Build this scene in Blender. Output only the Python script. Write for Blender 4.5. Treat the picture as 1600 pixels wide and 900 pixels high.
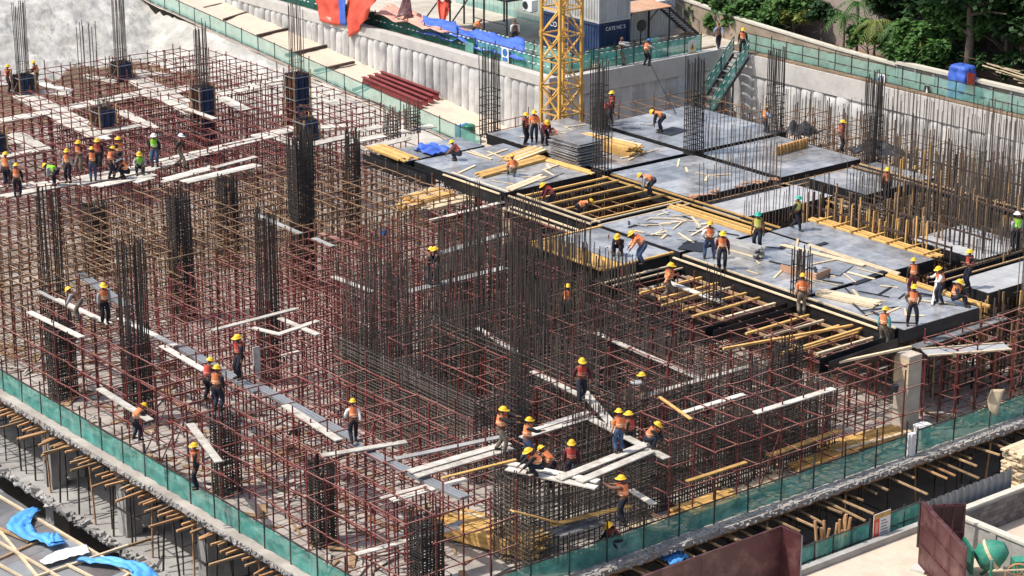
import bpy, math, random
from mathutils import Vector, Matrix, noise
random.seed(7)
R = random.Random(11)
for o in list(bpy.data.objects):
    bpy.data.objects.remove(o)
scene = bpy.context.scene
COL = scene.collection

# ------------------------------------------------------------------ camera
FPX, PITCH, YAW, CH = 3583.0, math.atan(1179/3583.0), math.radians(38.65), 39.0
CAM = Vector((-45.0693, -62.8155, CH))
FW = Vector((math.sin(YAW)*math.cos(PITCH), math.cos(YAW)*math.cos(PITCH), -math.sin(PITCH)))
RT = Vector((math.cos(YAW), -math.sin(YAW), 0)); UP = RT.cross(FW)
cd = bpy.data.cameras.new('camera'); cam = bpy.data.objects.new('camera', cd); COL.objects.link(cam)
cam.location = CAM; cam.rotation_euler = (math.pi/2-PITCH, 0, -YAW)
cd.sensor_width = 36; cd.lens = FPX/1600*36; cd.clip_end = 2000; cd.clip_start = 1
scene.camera = cam
# ------------------------------------------------------------------ world and sun
SUN_EL, SUN_AZ = math.radians(57), Vector((-0.86, 0.42, 0)).normalized()
w = bpy.data.worlds.new('World'); scene.world = w; w.use_nodes = True
nt = w.node_tree; bgn = nt.nodes['Background']
sk = nt.nodes.new('ShaderNodeTexSky'); sk.sky_type = 'NISHITA'; sk.sun_disc = False
sk.sun_elevation = SUN_EL; sk.sun_rotation = math.atan2(SUN_AZ.x, SUN_AZ.y)
sk.air_density = 1.0; sk.dust_density = 3.0; sk.ozone_density = 1.0
nt.links.new(sk.outputs[0], bgn.inputs[0]); bgn.inputs[1].default_value = 0.15
sd = bpy.data.lights.new('sun', 'SUN'); sd.energy = 3.6; sd.angle = math.radians(0.6); sd.color = (1, .95, .87)
so = bpy.data.objects.new('sun', sd); COL.objects.link(so)
sdir = Vector((SUN_AZ.x*math.cos(SUN_EL), SUN_AZ.y*math.cos(SUN_EL), math.sin(SUN_EL)))
so.rotation_euler = sdir.to_track_quat('Z', 'Y').to_euler(); so.location = (0, 0, 90)
vs = scene.view_settings
vs.view_transform = 'Standard'; vs.look = 'None'; vs.gamma = 1; vs.exposure = 0.27; vs.use_curve_mapping = False

# ------------------------------------------------------------------ pixel rays
def ray(x, y): return FW*FPX + RT*(x-800) - UP*(y-450)
def W(x, y, z=0.0):
    r = ray(x, y); return CAM + r*((z-CAM.z)/r.z)
def WX(x, y, X):
    r = ray(x, y); return CAM + r*((X-CAM.x)/r.x)
def WY(x, y, Y):
    r = ray(x, y); return CAM + r*((Y-CAM.y)/r.y)
def depth(p): return (Vector(p)-CAM).dot(FW)

# ------------------------------------------------------------------ materials
def mat(name, col, rough=.8, var=.25, scale=1.2, bump=0.0, bscale=None, metal=0.0, rand=0.0, spec=.4, stain=None, stain_amt=.5, stain_scale=.35, alpha=1.0, trans=0.0, aniso=None, lit_top=None):
    m = bpy.data.materials.new(name); m.use_nodes = True
    t = m.node_tree; N = t.nodes; L = t.links
    b = N['Principled BSDF']; b.inputs['Roughness'].default_value = rough; b.inputs['Metallic'].default_value = metal
    b.inputs['Specular IOR Level'].default_value = spec
    geo = N.new('ShaderNodeNewGeometry'); pos = geo.outputs['Position']
    if aniso:
        mp = N.new('ShaderNodeMapping'); mp.inputs['Scale'].default_value = aniso; L.new(pos, mp.inputs['Vector']); pos = mp.outputs[0]
    n = N.new('ShaderNodeTexNoise'); n.inputs['Scale'].default_value = scale; n.inputs['Detail'].default_value = 6; n.inputs['Roughness'].default_value = .65
    L.new(pos, n.inputs['Vector'])
    rp = N.new('ShaderNodeValToRGB'); rp.color_ramp.elements[0].position = .3; rp.color_ramp.elements[1].position = .7
    c = Vector(col)
    rp.color_ramp.elements[0].color = (*(c*(1-var)), 1); rp.color_ramp.elements[1].color = (*[min(1, k) for k in c*(1+var)], 1)
    L.new(n.outputs['Fac'], rp.inputs[0]); out = rp.outputs[0]
    if stain:
        n2 = N.new('ShaderNodeTexNoise'); n2.inputs['Scale'].default_value = stain_scale; n2.inputs['Detail'].default_value = 8; n2.inputs['Roughness'].default_value = .7
        L.new(geo.outputs['Position'], n2.inputs['Vector'])
        r2 = N.new('ShaderNodeValToRGB'); r2.color_ramp.elements[0].position = .48; r2.color_ramp.elements[1].position = .64
        r2.color_ramp.elements[1].color = (stain_amt,)*3+(1,)
        L.new(n2.outputs['Fac'], r2.inputs[0])
        mx = N.new('ShaderNodeMix'); mx.data_type = 'RGBA'; L.new(r2.outputs[0], mx.inputs['Factor']); L.new(out, mx.inputs[6]); mx.inputs[7].default_value = (*stain, 1); out = mx.outputs[2]
    if rand:
        oi = N.new('ShaderNodeObjectInfo'); mr = N.new('ShaderNodeMapRange'); mr.inputs[3].default_value = 1-rand; mr.inputs[4].default_value = 1+rand
        L.new(oi.outputs['Random'], mr.inputs[0])
        mm = N.new('ShaderNodeMix'); mm.data_type = 'RGBA'; mm.blend_type = 'MULTIPLY'; mm.inputs['Factor'].default_value = 1
        cb = N.new('ShaderNodeCombineColor'); [L.new(mr.outputs[0], cb.inputs[i]) for i in range(3)]
        L.new(out, mm.inputs[6]); L.new(cb.outputs[0], mm.inputs[7]); out = mm.outputs[2]
    if lit_top:  # paints a sunlit paleness into the colour of upward-facing faces, broken by noise
        sx = N.new('ShaderNodeSeparateXYZ'); L.new(geo.outputs['Normal'], sx.inputs[0])
        r3 = N.new('ShaderNodeMapRange'); r3.inputs[1].default_value = .5; r3.inputs[2].default_value = .9; L.new(sx.outputs[2], r3.inputs[0])
        nd = N.new('ShaderNodeTexNoise'); nd.inputs['Scale'].default_value = .8; nd.inputs['Detail'].default_value = 4; L.new(geo.outputs['Position'], nd.inputs['Vector'])
        r4 = N.new('ShaderNodeMapRange'); r4.inputs[1].default_value = .35; r4.inputs[2].default_value = .65; r4.inputs[3].default_value = .25; L.new(nd.outputs['Fac'], r4.inputs[0])
        mu = N.new('ShaderNodeMath'); mu.operation = 'MULTIPLY'; L.new(r3.outputs[0], mu.inputs[0]); L.new(r4.outputs[0], mu.inputs[1])
        md_ = N.new('ShaderNodeMix'); md_.data_type = 'RGBA'; L.new(mu.outputs[0], md_.inputs['Factor']); L.new(out, md_.inputs[6]); md_.inputs[7].default_value = (*lit_top, 1); out = md_.outputs[2]
    L.new(out, b.inputs['Base Color'])
    if bump:
        nb = N.new('ShaderNodeTexNoise'); nb.inputs['Scale'].default_value = bscale or scale*4; nb.inputs['Detail'].default_value = 5
        L.new(pos, nb.inputs['Vector'])
        bp = N.new('ShaderNodeBump'); bp.inputs['Strength'].default_value = 1; bp.inputs['Distance'].default_value = bump
        L.new(nb.outputs['Fac'], bp.inputs['Height']); L.new(bp.outputs[0], b.inputs['Normal'])
    if alpha < 1 or trans:
        o = N['Material Output']; tr = N.new('ShaderNodeBsdfTransparent'); tl = N.new('ShaderNodeBsdfTranslucent'); L.new(out, tl.inputs[0])
        m1 = N.new('ShaderNodeMixShader'); m1.inputs[0].default_value = trans; L.new(b.outputs[0], m1.inputs[1]); L.new(tl.outputs[0], m1.inputs[2])
        m2 = N.new('ShaderNodeMixShader'); m2.inputs[0].default_value = alpha; L.new(tr.outputs[0], m2.inputs[1]); L.new(m1.outputs[0], m2.inputs[2])
        L.new(m2.outputs[0], o.inputs['Surface'])
    return m
M = {}
M['slab'] = mat('slab_concrete', (.37, .325, .285), .9, .28, .5, .02, 3, stain=(.5, .47, .42), stain_amt=.6, stain_scale=.25)
M['lowslab'] = mat('lower_concrete', (.34, .33, .315), .9, .3, .6, .02, 3)
M['conc'] = mat('wall_concrete', (.40, .385, .36), .9, .22, .9, .03, 3, stain=(.2, .19, .18), stain_amt=.45, stain_scale=.4)
M['pile'] = mat('pile_concrete', (.52, .51, .49), .92, .25, .7, .05, 2.2, stain=(.30, .295, .29), stain_amt=.6, stain_scale=.7, rand=.12, aniso=(1, 1, .25))
M['cap'] = mat('cap_concrete', (.50, .48, .45), .9, .15, .9, .02, 4)
M['column'] = mat('column_concrete', (.50, .43, .35), .85, .2, 1.5, .02, 4)
M['shot'] = mat('sprayed_concrete', (.46, .445, .41), .95, .28, .6, .22, 1.6, stain=(.30, .275, .24), stain_amt=.65, stain_scale=.5, aniso=(1, .45, 1))
M['soil'] = mat('brown_soil', (.20, .14, .09), .95, .4, 1.2, .12, 4)
M['sand'] = mat('sandy_road', (.62, .52, .41), .95, .16, .5, .05, 2, stain=(.42, .34, .26), stain_amt=.6, stain_scale=.5)
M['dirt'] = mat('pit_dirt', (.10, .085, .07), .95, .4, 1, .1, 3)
M['grass'] = mat('grey_ground', (.13, .115, .09), .95, .35, .5, .05, 3)
M['yard'] = mat('yard_concrete', (.52, .47, .39), .9, .2, .6, .03, 3, stain=(.3, .25, .2), stain_amt=.5)
M['redtube'] = mat('maroon_steel', (.15, .028, .028), .5, .35, 2.0, rand=.4, spec=.5, stain=(.19, .07, .05), stain_amt=.5, stain_scale=1.2, lit_top=(.42, .23, .18))  # pale top colour stands in for sun on the ledgers
M['oldtube'] = mat('rusty_steel', (.18, .095, .05), .6, .4, 2.0, rand=.45, stain=(.10, .03, .026), stain_amt=.6, stain_scale=1.2, lit_top=(.46, .34, .22))
M['darktube'] = mat('dark_steel', (.055, .045, .04), .6, .35, 2.0, rand=.3)
M['rebar'] = mat('rebar_steel', (.078, .068, .06), .5, .4, 3.0, rand=.2, stain=(.15, .09, .055), stain_amt=.45, stain_scale=1.2, lit_top=(.20, .175, .15))
M['cage'] = mat('cage_steel', (.042, .036, .033), .55, .4, 3.0, stain=(.07, .04, .028), stain_amt=.4, stain_scale=1.2)
M['rebar2'] = mat('rebar_rusty', (.12, .10, .085), .5, .4, 3.0, rand=.15, stain=(.16, .08, .045), stain_amt=.4, stain_scale=1.5)
M['white_board'] = mat('bleached_board', (.60, .56, .49), .75, .22, 2.6, .006, 8, rand=.2, stain=(.33, .28, .22), stain_amt=.7, stain_scale=1.6)
M['board'] = mat('yellow_timber', (.62, .37, .12), .65, .25, 2.5, .004, 10, rand=.25)
M['pale_timber'] = mat('pale_timber', (.66, .53, .35), .7, .2, 2.5, .004, 10, rand=.2)
M['old_timber'] = mat('weathered_timber', (.34, .22, .12), .8, .35, 2.5, .006, 8, rand=.35)
M['dark_timber'] = mat('dark_timber', (.075, .05, .04), .8, .35, 2.5, .006, 8, rand=.3)
M['ply'] = mat('film_faced_plywood', (.25, .255, .265), .2, .45, 1.3, .008, 2.2, rand=.3, spec=.9, stain=(.44, .43, .41), stain_amt=.75, stain_scale=.8)
M['ply_side'] = mat('black_ply_edge', (.018, .018, .02), .45, .4, 1.5, spec=.4, rand=.2)
M['ply_white'] = mat('pale_deck_ply', (.42, .42, .42), .5, .18, 1.2, .003, 6, rand=.12, stain=(.3, .3, .32), stain_amt=.4)
M['blueply'] = mat('blue_grey_ply', (.03, .055, .12), .5, .5, 1.5, rand=.2)
M['brownply'] = mat('brown_ply', (.13, .06, .035), .6, .4, 1.5, rand=.2)
M['net'] = mat('green_net', (.09, .38, .32), .8, .45, 1.6, .05, 3, alpha=.82, trans=.25, stain=(.28, .46, .40), stain_amt=.6, stain_scale=.8)
M['netpale'] = mat('pale_green_net', (.26, .58, .50), .8, .2, 1.0, .03, 3, alpha=.6, trans=.3)
M['netdark'] = mat('dark_green_sheet', (.012, .10, .075), .6, .35, 1.2, .03, 3, rand=.1)
M['whitepaint'] = mat('white_paint', (.78, .78, .76), .6, .08, 2)
M['gold'] = mat('crane_yellow', (.66, .38, .09), .5, .25, 1.6, rand=.15, stain=(.50, .30, .12), stain_amt=.5, stain_scale=1.5)
M['redbeam'] = mat('red_primer_steel', (.22, .04, .042), .55, .2, 1.5, rand=.1)
M['orange'] = mat('orange_tarp', (.74, .11, .065), .6, .18, 1.0, .05, 2, trans=.15)
M['pink'] = mat('faded_tarp', (.72, .36, .27), .7, .2, 1.0, .05, 2)
M['bluetarp'] = mat('blue_tarp', (.06, .14, .55), .5, .25, 1.0, .04, 2.5)
M['skytarp'] = mat('light_blue_tarp', (.09, .34, .75), .5, .25, 1.2, .04, 3)
M['bluecont'] = mat('blue_container', (.014, .032, .095), .5, .3, .9, rand=.05, stain=(.08, .12, .22), stain_amt=.4)
M['greycont'] = mat('grey_container', (.48, .49, .48), .55, .2, .9, stain=(.25, .22, .2), stain_amt=.5, aniso=(1, 1, .3))
M['whitecont'] = mat('white_container', (.62, .64, .64), .5, .12, .9, stain=(.4, .38, .35), stain_amt=.3)
M['blackmetal'] = mat('black_metal', (.03, .03, .035), .5, .3, 2)
M['brownroof'] = mat('rusty_sheet', (.50, .25, .13), .7, .3, .8, stain=(.6, .45, .35), stain_amt=.6)
M['maroonplate'] = mat('maroon_plate', (.075, .023, .025), .5, .25, .7, .005, 3, spec=.5, rand=.06, stain=(.22, .12, .11), stain_amt=.5, stain_scale=1)
M['greysheet'] = mat('grey_sheet', (.27, .28, .29), .5, .15, .9, metal=.2, stain=(.18, .18, .18), stain_amt=.4)
M['roofsheet'] = mat('weathered_roof_sheet', (.15, .148, .15), .65, .4, .8, .006, 5, rand=.25, stain=(.17, .11, .085), stain_amt=.35, stain_scale=.7)
M['brick'] = mat('grey_blockwork', (.20, .17, .16), .95, .35, 3, .02, 6, rand=.25)
M['pinkbrick'] = mat('pink_brick', (.55, .32, .24), .9, .25, 3, .01, 6, rand=.2)
M['plaster'] = mat('old_plaster', (.36, .29, .22), .95, .25, .5, .03, 3, stain=(.20, .15, .11), stain_amt=.7, stain_scale=.7)
M['coping'] = mat('pale_coping', (.58, .54, .46), .9, .15, 1.5)
M['mixer'] = mat('green_machine', (.03, .24, .16), .5, .25, 1.5, stain=(.30, .36, .32), stain_amt=.4, stain_scale=2)
M['dgreen'] = mat('dark_green_machine', (.015, .16, .10), .5, .3, 1.5)
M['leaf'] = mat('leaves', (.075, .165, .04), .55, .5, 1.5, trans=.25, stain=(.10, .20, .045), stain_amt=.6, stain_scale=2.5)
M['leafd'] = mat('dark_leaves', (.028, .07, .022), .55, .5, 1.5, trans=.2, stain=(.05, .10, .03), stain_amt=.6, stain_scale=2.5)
M['leafy'] = mat('yellow_leaves', (.20, .24, .05), .55, .4, 1.5, trans=.25)
M['bark'] = mat('bark', (.14, .11, .085), .95, .35, 3, .03, 8)
M['skin'] = mat('skin', (.16, .075, .045), .6, .15, 5)
M['yellow'] = mat('yellow_plastic', (.80, .48, .02), .35, .1, 2, rand=.08)
M['white'] = mat('white_plastic', (.82, .82, .80), .35, .05, 2)
M['green'] = mat('green_plastic', (.02, .35, .26), .35, .1, 2)
M['navy'] = mat('dark_trousers', (.018, .02, .032), .9, .3, 5, rand=.4)
M['jeans'] = mat('blue_jeans', (.05, .085, .16), .9, .3, 5, rand=.2)
M['khaki'] = mat('khaki_trousers', (.20, .17, .13), .9, .3, 5, rand=.2)
M['black'] = mat('black_shirt', (.02, .02, .024), .9, .3, 5)
M['maroonshirt'] = mat('maroon_shirt', (.10, .02, .03), .9, .3, 5)
M['greyshirt'] = mat('grey_shirt', (.36, .37, .38), .9, .15, 5)
M['blueshirt'] = mat('light_blue_shirt', (.28, .38, .60), .9, .15, 5)
M['teal'] = mat('teal_shirt', (.10, .35, .36), .9, .15, 5)
M['boot'] = mat('boots', (.03, .025, .02), .7, .3, 5)
M['bluep'] = mat('blue_plastic', (.04, .16, .42), .4, .2, 2)
M['tan'] = mat('bamboo', (.48, .27, .13), .7, .3, 3, rand=.25)
def vestmat(name, col, stripe):
    m = mat(name, col, .8, .2, 5, bump=.01, bscale=14, rand=.16)
    t = m.node_tree; N = t.nodes; L = t.links; b = N['Principled BSDF']
    src = b.inputs['Base Color'].links[0].from_socket
    tc = N.new('ShaderNodeTexCoord'); sp = N.new('ShaderNodeSeparateXYZ'); L.new(tc.outputs['Generated'], sp.inputs[0])
    a = N.new('ShaderNodeMath'); a.operation = 'COMPARE'; a.inputs[1].default_value = .22; a.inputs[2].default_value = .05; L.new(sp.outputs[2], a.inputs[0])
    c = N.new('ShaderNodeMath'); c.operation = 'COMPARE'; c.inputs[1].default_value = .42; c.inputs[2].default_value = .04; L.new(sp.outputs[2], c.inputs[0])
    s = N.new('ShaderNodeMath'); s.operation = 'MAXIMUM'; L.new(a.outputs[0], s.inputs[0]); L.new(c.outputs[0], s.inputs[1])
    mx = N.new('ShaderNodeMix'); mx.data_type = 'RGBA'; L.new(s.outputs[0], mx.inputs['Factor']); L.new(src, mx.inputs[6]); mx.inputs[7].default_value = (*stripe, 1)
    L.new(mx.outputs[2], b.inputs['Base Color'])
    return m
M['vorange'] = vestmat('orange_vest', (.92, .25, .09), (.78, .62, .42))
M['vlime'] = vestmat('lime_vest', (.30, .72, .04), (.66, .72, .5))
M['vred'] = vestmat('red_vest', (.52, .07, .05), (.5, .3, .22))
M['vyellow'] = vestmat('yellow_green_vest', (.62, .62, .12), (.6, .5, .3))

# ------------------------------------------------------------------ builders
class MB:
    def __init__(s): s.v = []; s.f = []; s.mi = []; s.cur = 0
    def add(s, vs, fs):
        n = len(s.v); s.v.extend([tuple(v) for v in vs]); s.f.extend([tuple(i+n for i in f) for f in fs]); s.mi.extend([s.cur]*len(fs)); return s
    def box(s, x0, y0, z0, x1, y1, z1):
        return s.add([(x0,y0,z0),(x1,y0,z0),(x1,y1,z0),(x0,y1,z0),(x0,y0,z1),(x1,y0,z1),(x1,y1,z1),(x0,y1,z1)],
                     [(3,2,1,0),(4,5,6,7),(0,1,5,4),(1,2,6,5),(2,3,7,6),(3,0,4,7)])
    def obox(s, c, sz, rz=0, rx=0, ry=0):
        m = Matrix.Translation(c) @ Matrix.Rotation(rz, 4, 'Z') @ Matrix.Rotation(rx, 4, 'X') @ Matrix.Rotation(ry, 4, 'Y')
        a, b, h = [k/2 for k in sz]
        vs = [m @ Vector(p) for p in [(-a,-b,-h),(a,-b,-h),(a,b,-h),(-a,b,-h),(-a,-b,h),(a,-b,h),(a,b,h),(-a,b,h)]]
        return s.add(vs, [(3,2,1,0),(4,5,6,7),(0,1,5,4),(1,2,6,5),(2,3,7,6),(3,0,4,7)])
    def bar(s, p, q, w, h=None, caps=True):
        p = Vector(p); q = Vector(q); h = h or w; d = (q-p)
        if d.length < 1e-6: return s
        d.normalize()
        side = d.cross(Vector((0,0,1))) if abs(d.z) < .95 else Vector((1,0,0))
        side.normalize(); u = side.cross(d)
        a = side*w/2; b = u*h/2
        vs = [p-a-b,p+a-b,p+a+b,p-a+b,q-a-b,q+a-b,q+a+b,q-a+b]
        fs = [(0,1,5,4),(1,2,6,5),(2,3,7,6),(3,0,4,7)]
        if caps: fs += [(3,2,1,0),(4,5,6,7)]
        return s.add(vs, fs)
    def tube(s, pts, r, n=6, caps=True):
        pts = [Vector(p) for p in pts]; rs = r if isinstance(r, (list, tuple)) else [r]*len(pts)
        rings = []; base = len(s.v)
        for i, p in enumerate(pts):
            d = (pts[min(i+1, len(pts)-1)]-pts[max(i-1, 0)])
            d = d.normalized() if d.length > 1e-6 else Vector((0,0,1))
            a = d.cross(Vector((0,0,1))) if abs(d.z) < .9 else d.cross(Vector((1,0,0)))
            a.normalize(); b = a.cross(d)
            rings.append([p+(a*math.cos(2*math.pi*k/n)+b*math.sin(2*math.pi*k/n))*rs[i] for k in range(n)])
        vs = [v for g in rings for v in g]; fs = []
        for i in range(len(pts)-1):
            for k in range(n):
                fs.append((i*n+k, (i+1)*n+k, (i+1)*n+(k+1)%n, i*n+(k+1)%n))
        if caps: fs += [tuple(range(n)), tuple(range((len(pts)-1)*n+n-1, (len(pts)-1)*n-1, -1))]
        return s.add(vs, fs)
    def grid(s, fn, nu, nv, two=None):
        vs = [fn(i/nu, j/nv) for j in range(nv+1) for i in range(nu+1)]
        fs = [(j*(nu+1)+i, j*(nu+1)+i+1, (j+1)*(nu+1)+i+1, (j+1)*(nu+1)+i) for j in range(nv) for i in range(nu)]
        return s.add(vs, fs)
    def sheet(s, fn, nu, nv, th):           # a closed sheet with thickness
        vs = [Vector(fn(i/nu, j/nv)) for j in range(nv+1) for i in range(nu+1)]
        c = vs[0]; nrm = (vs[nu]-c).cross(vs[nv*(nu+1)]-c)
        nrm = nrm.normalized() if nrm.length > 1e-6 else Vector((0,0,1))
        n = len(vs); bot = [v-nrm*th for v in vs]
        fs = []
        for j in range(nv):
            for i in range(nu):
                q = (j*(nu+1)+i, j*(nu+1)+i+1, (j+1)*(nu+1)+i+1, (j+1)*(nu+1)+i); fs.append(q); fs.append(tuple(n+k for k in reversed(q)))
        rim = [i for i in range(nu+1)]+[j*(nu+1)+nu for j in range(1, nv+1)]+[nv*(nu+1)+i for i in range(nu-1, -1, -1)]+[j*(nu+1) for j in range(nv-1, 0, -1)]
        for a, b in zip(rim, rim[1:]+rim[:1]): fs.append((b, a, n+a, n+b))
        return s.add(vs+bot, fs)
    def mesh(s, name, mats, off=(0,0,0), smooth=False):
        me = bpy.data.meshes.new(name); ox, oy, oz = off
        me.from_pydata([(x-ox, y-oy, z-oz) for x, y, z in s.v], [], s.f)
        for m in (mats if isinstance(mats, (list, tuple)) else [mats]): me.materials.append(m)
        if any(s.mi): me.polygons.foreach_set('material_index', s.mi)
        if smooth: me.polygons.foreach_set('use_smooth', [True]*len(s.f))
        me.update(); return me
    def build(s, name, mats, parent=None, kind=None, smooth=False):
        if parent is not None: off = WLOC[parent.name]
        else:
            xs = [v[0] for v in s.v]; ys = [v[1] for v in s.v]; zs = [v[2] for v in s.v]
            off = ((min(xs)+max(xs))/2, (min(ys)+max(ys))/2, min(zs))
        o = bpy.data.objects.new(name, s.mesh(name, mats, off, smooth)); COL.objects.link(o)
        if parent is not None: o.parent = parent; WLOC[o.name] = off
        else: o.location = off; WLOC[o.name] = off
        if kind: o['kind'] = kind
        return o
WLOC = {}
def tag(o, label, cat, group=None):
    o['label'] = label; o['category'] = cat
    if group: o['group'] = group
    return o
def thing(name, label, cat, loc=(0,0,0), group=None):
    o = bpy.data.objects.new(name, None); o.empty_display_size = .2; COL.objects.link(o); o.location = loc; WLOC[o.name] = tuple(loc)
    return tag(o, label, cat, group)
def struct(name, mb, m, **k): return mb.build(name, m, None, 'structure', **k)
UNIT = {}
def unit(m, n=4):
    key = (m.name, n)
    if key not in UNIT:
        b = MB()
        if n == 4: b.box(-.5,-.5,0,.5,.5,1)
        else: b.tube([(0,0,0),(0,0,1)], .5, n)
        UNIT[key] = b.mesh('bar', m)
    return UNIT[key]
def pbar(parent, name, m, p, q, w, h=None, n=4):
    """one bar-shaped part, sharing a unit mesh"""
    p = Vector(p); q = Vector(q); h = h or w; d = q-p; L = d.length; d.normalize()
    side = d.cross(Vector((0,0,1))) if abs(d.z) < .95 else Vector((1,0,0)); side.normalize(); u = side.cross(d)
    off = Vector(WLOC[parent.name]) if parent is not None else Vector((0,0,0))
    mt = Matrix(((side.x*w, u.x*h, d.x*L, p.x-off.x), (side.y*w, u.y*h, d.y*L, p.y-off.y), (side.z*w, u.z*h, d.z*L, p.z-off.z), (0,0,0,1)))
    o = bpy.data.objects.new(name, unit(m, n)); COL.objects.link(o); o.parent = parent; o.matrix_basis = mt
    return o
def jit(a): return R.uniform(-a, a)
DZ = 4.3      # level of the formwork deck
GZ = 4.75     # ground level round the pit

# ================================================================== PEOPLE, body meshes by pose
def ik(a, c, l1, l2, bend):
    a = Vector(a); c = Vector(c); d = c-a; L = min(d.length, (l1+l2)*.999); dn = d.normalized(); c = a+dn*L
    k = (l1*l1-l2*l2+L*L)/(2*L); h = math.sqrt(max(0, l1*l1-k*k)); b = Vector(bend); b = (b-dn*b.dot(dn))
    b = b.normalized() if b.length > 1e-4 else Vector((0,1,0)); return a+dn*k+b*h, c
POSES = {  # pelvis (y,z), lean deg, left ankle, right ankle, left wrist, right wrist (x,y,z), head nod
 'stand': ((0,.93), 4, (-.11,0,.08), (.11,.03,.08), (-.27,.06,.80), (.27,.08,.80), 10),
 'hips':  ((0,.92), 0, (-.19,0,.08), (.19,0,.08), (-.20,.05,.98), (.20,.05,.98), 0),
 'work':  ((0,.92), 14, (-.13,-.03,.08), (.12,.12,.08), (-.16,.46,1.10), (.18,.50,1.18), 25),
 'reach': ((0,.91), 10, (-.18,-.12,.08), (.16,.16,.08), (-.10,.60,1.34), (.22,.58,1.24), 5),
 'walk':  ((0,.91), 8, (-.10,-.28,.14), (.10,.28,.08), (-.28,.22,.92), (.27,-.16,.86), 12),
 'bend':  ((-.12,.88), 82, (-.14,0,.08), (.13,.10,.08), (-.14,.42,.32), (.16,.46,.36), 30),
 'stoop': ((-.08,.88), 48, (-.14,-.03,.08), (.14,.12,.08), (-.16,.52,.66), (.18,.54,.7), 35),
 'crouch': ((-.16,.36), 38, (-.15,.02,.08), (.16,.12,.08), (-.14,.50,.30), (.16,.52,.34), 20),
 'sit':   ((-.12,.30), 16, (-.16,.38,.08), (.16,.42,.08), (-.18,.34,.46), (.18,.36,.48), 22),
 'fold':  ((0,.93), 2, (-.12,0,.08), (.13,.04,.08), (.10,.24,1.16), (-.08,.26,1.12), 8),
}
def add_skin_layer(me):
    import bmesh
    bm = bmesh.new(); bm.from_mesh(me); bm.verts.layers.skin.verify(); bm.to_mesh(me); bm.free()
def skin_mesh(verts, edges, rad, root, name, lv=1):
    me = bpy.data.meshes.new(name); me.from_pydata([tuple(v) for v in verts], edges, []); add_skin_layer(me)
    o = bpy.data.objects.new(name, me); COL.objects.link(o); md = o.modifiers.new('s', 'SKIN'); md.use_smooth_shade = True
    sv = me.skin_vertices[0].data
    for i, r in enumerate(rad): sv[i].radius = r if isinstance(r, tuple) else (r, r)
    for i in range(len(rad)): sv[i].use_root = (i == root)
    o.modifiers.new('ss', 'SUBSURF').levels = lv
    bpy.context.view_layer.update(); dg = bpy.context.evaluated_depsgraph_get(); out = bpy.data.meshes.new_from_object(o.evaluated_get(dg)); out.name = name
    bpy.data.objects.remove(o); return out
CACHE = {}
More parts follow.
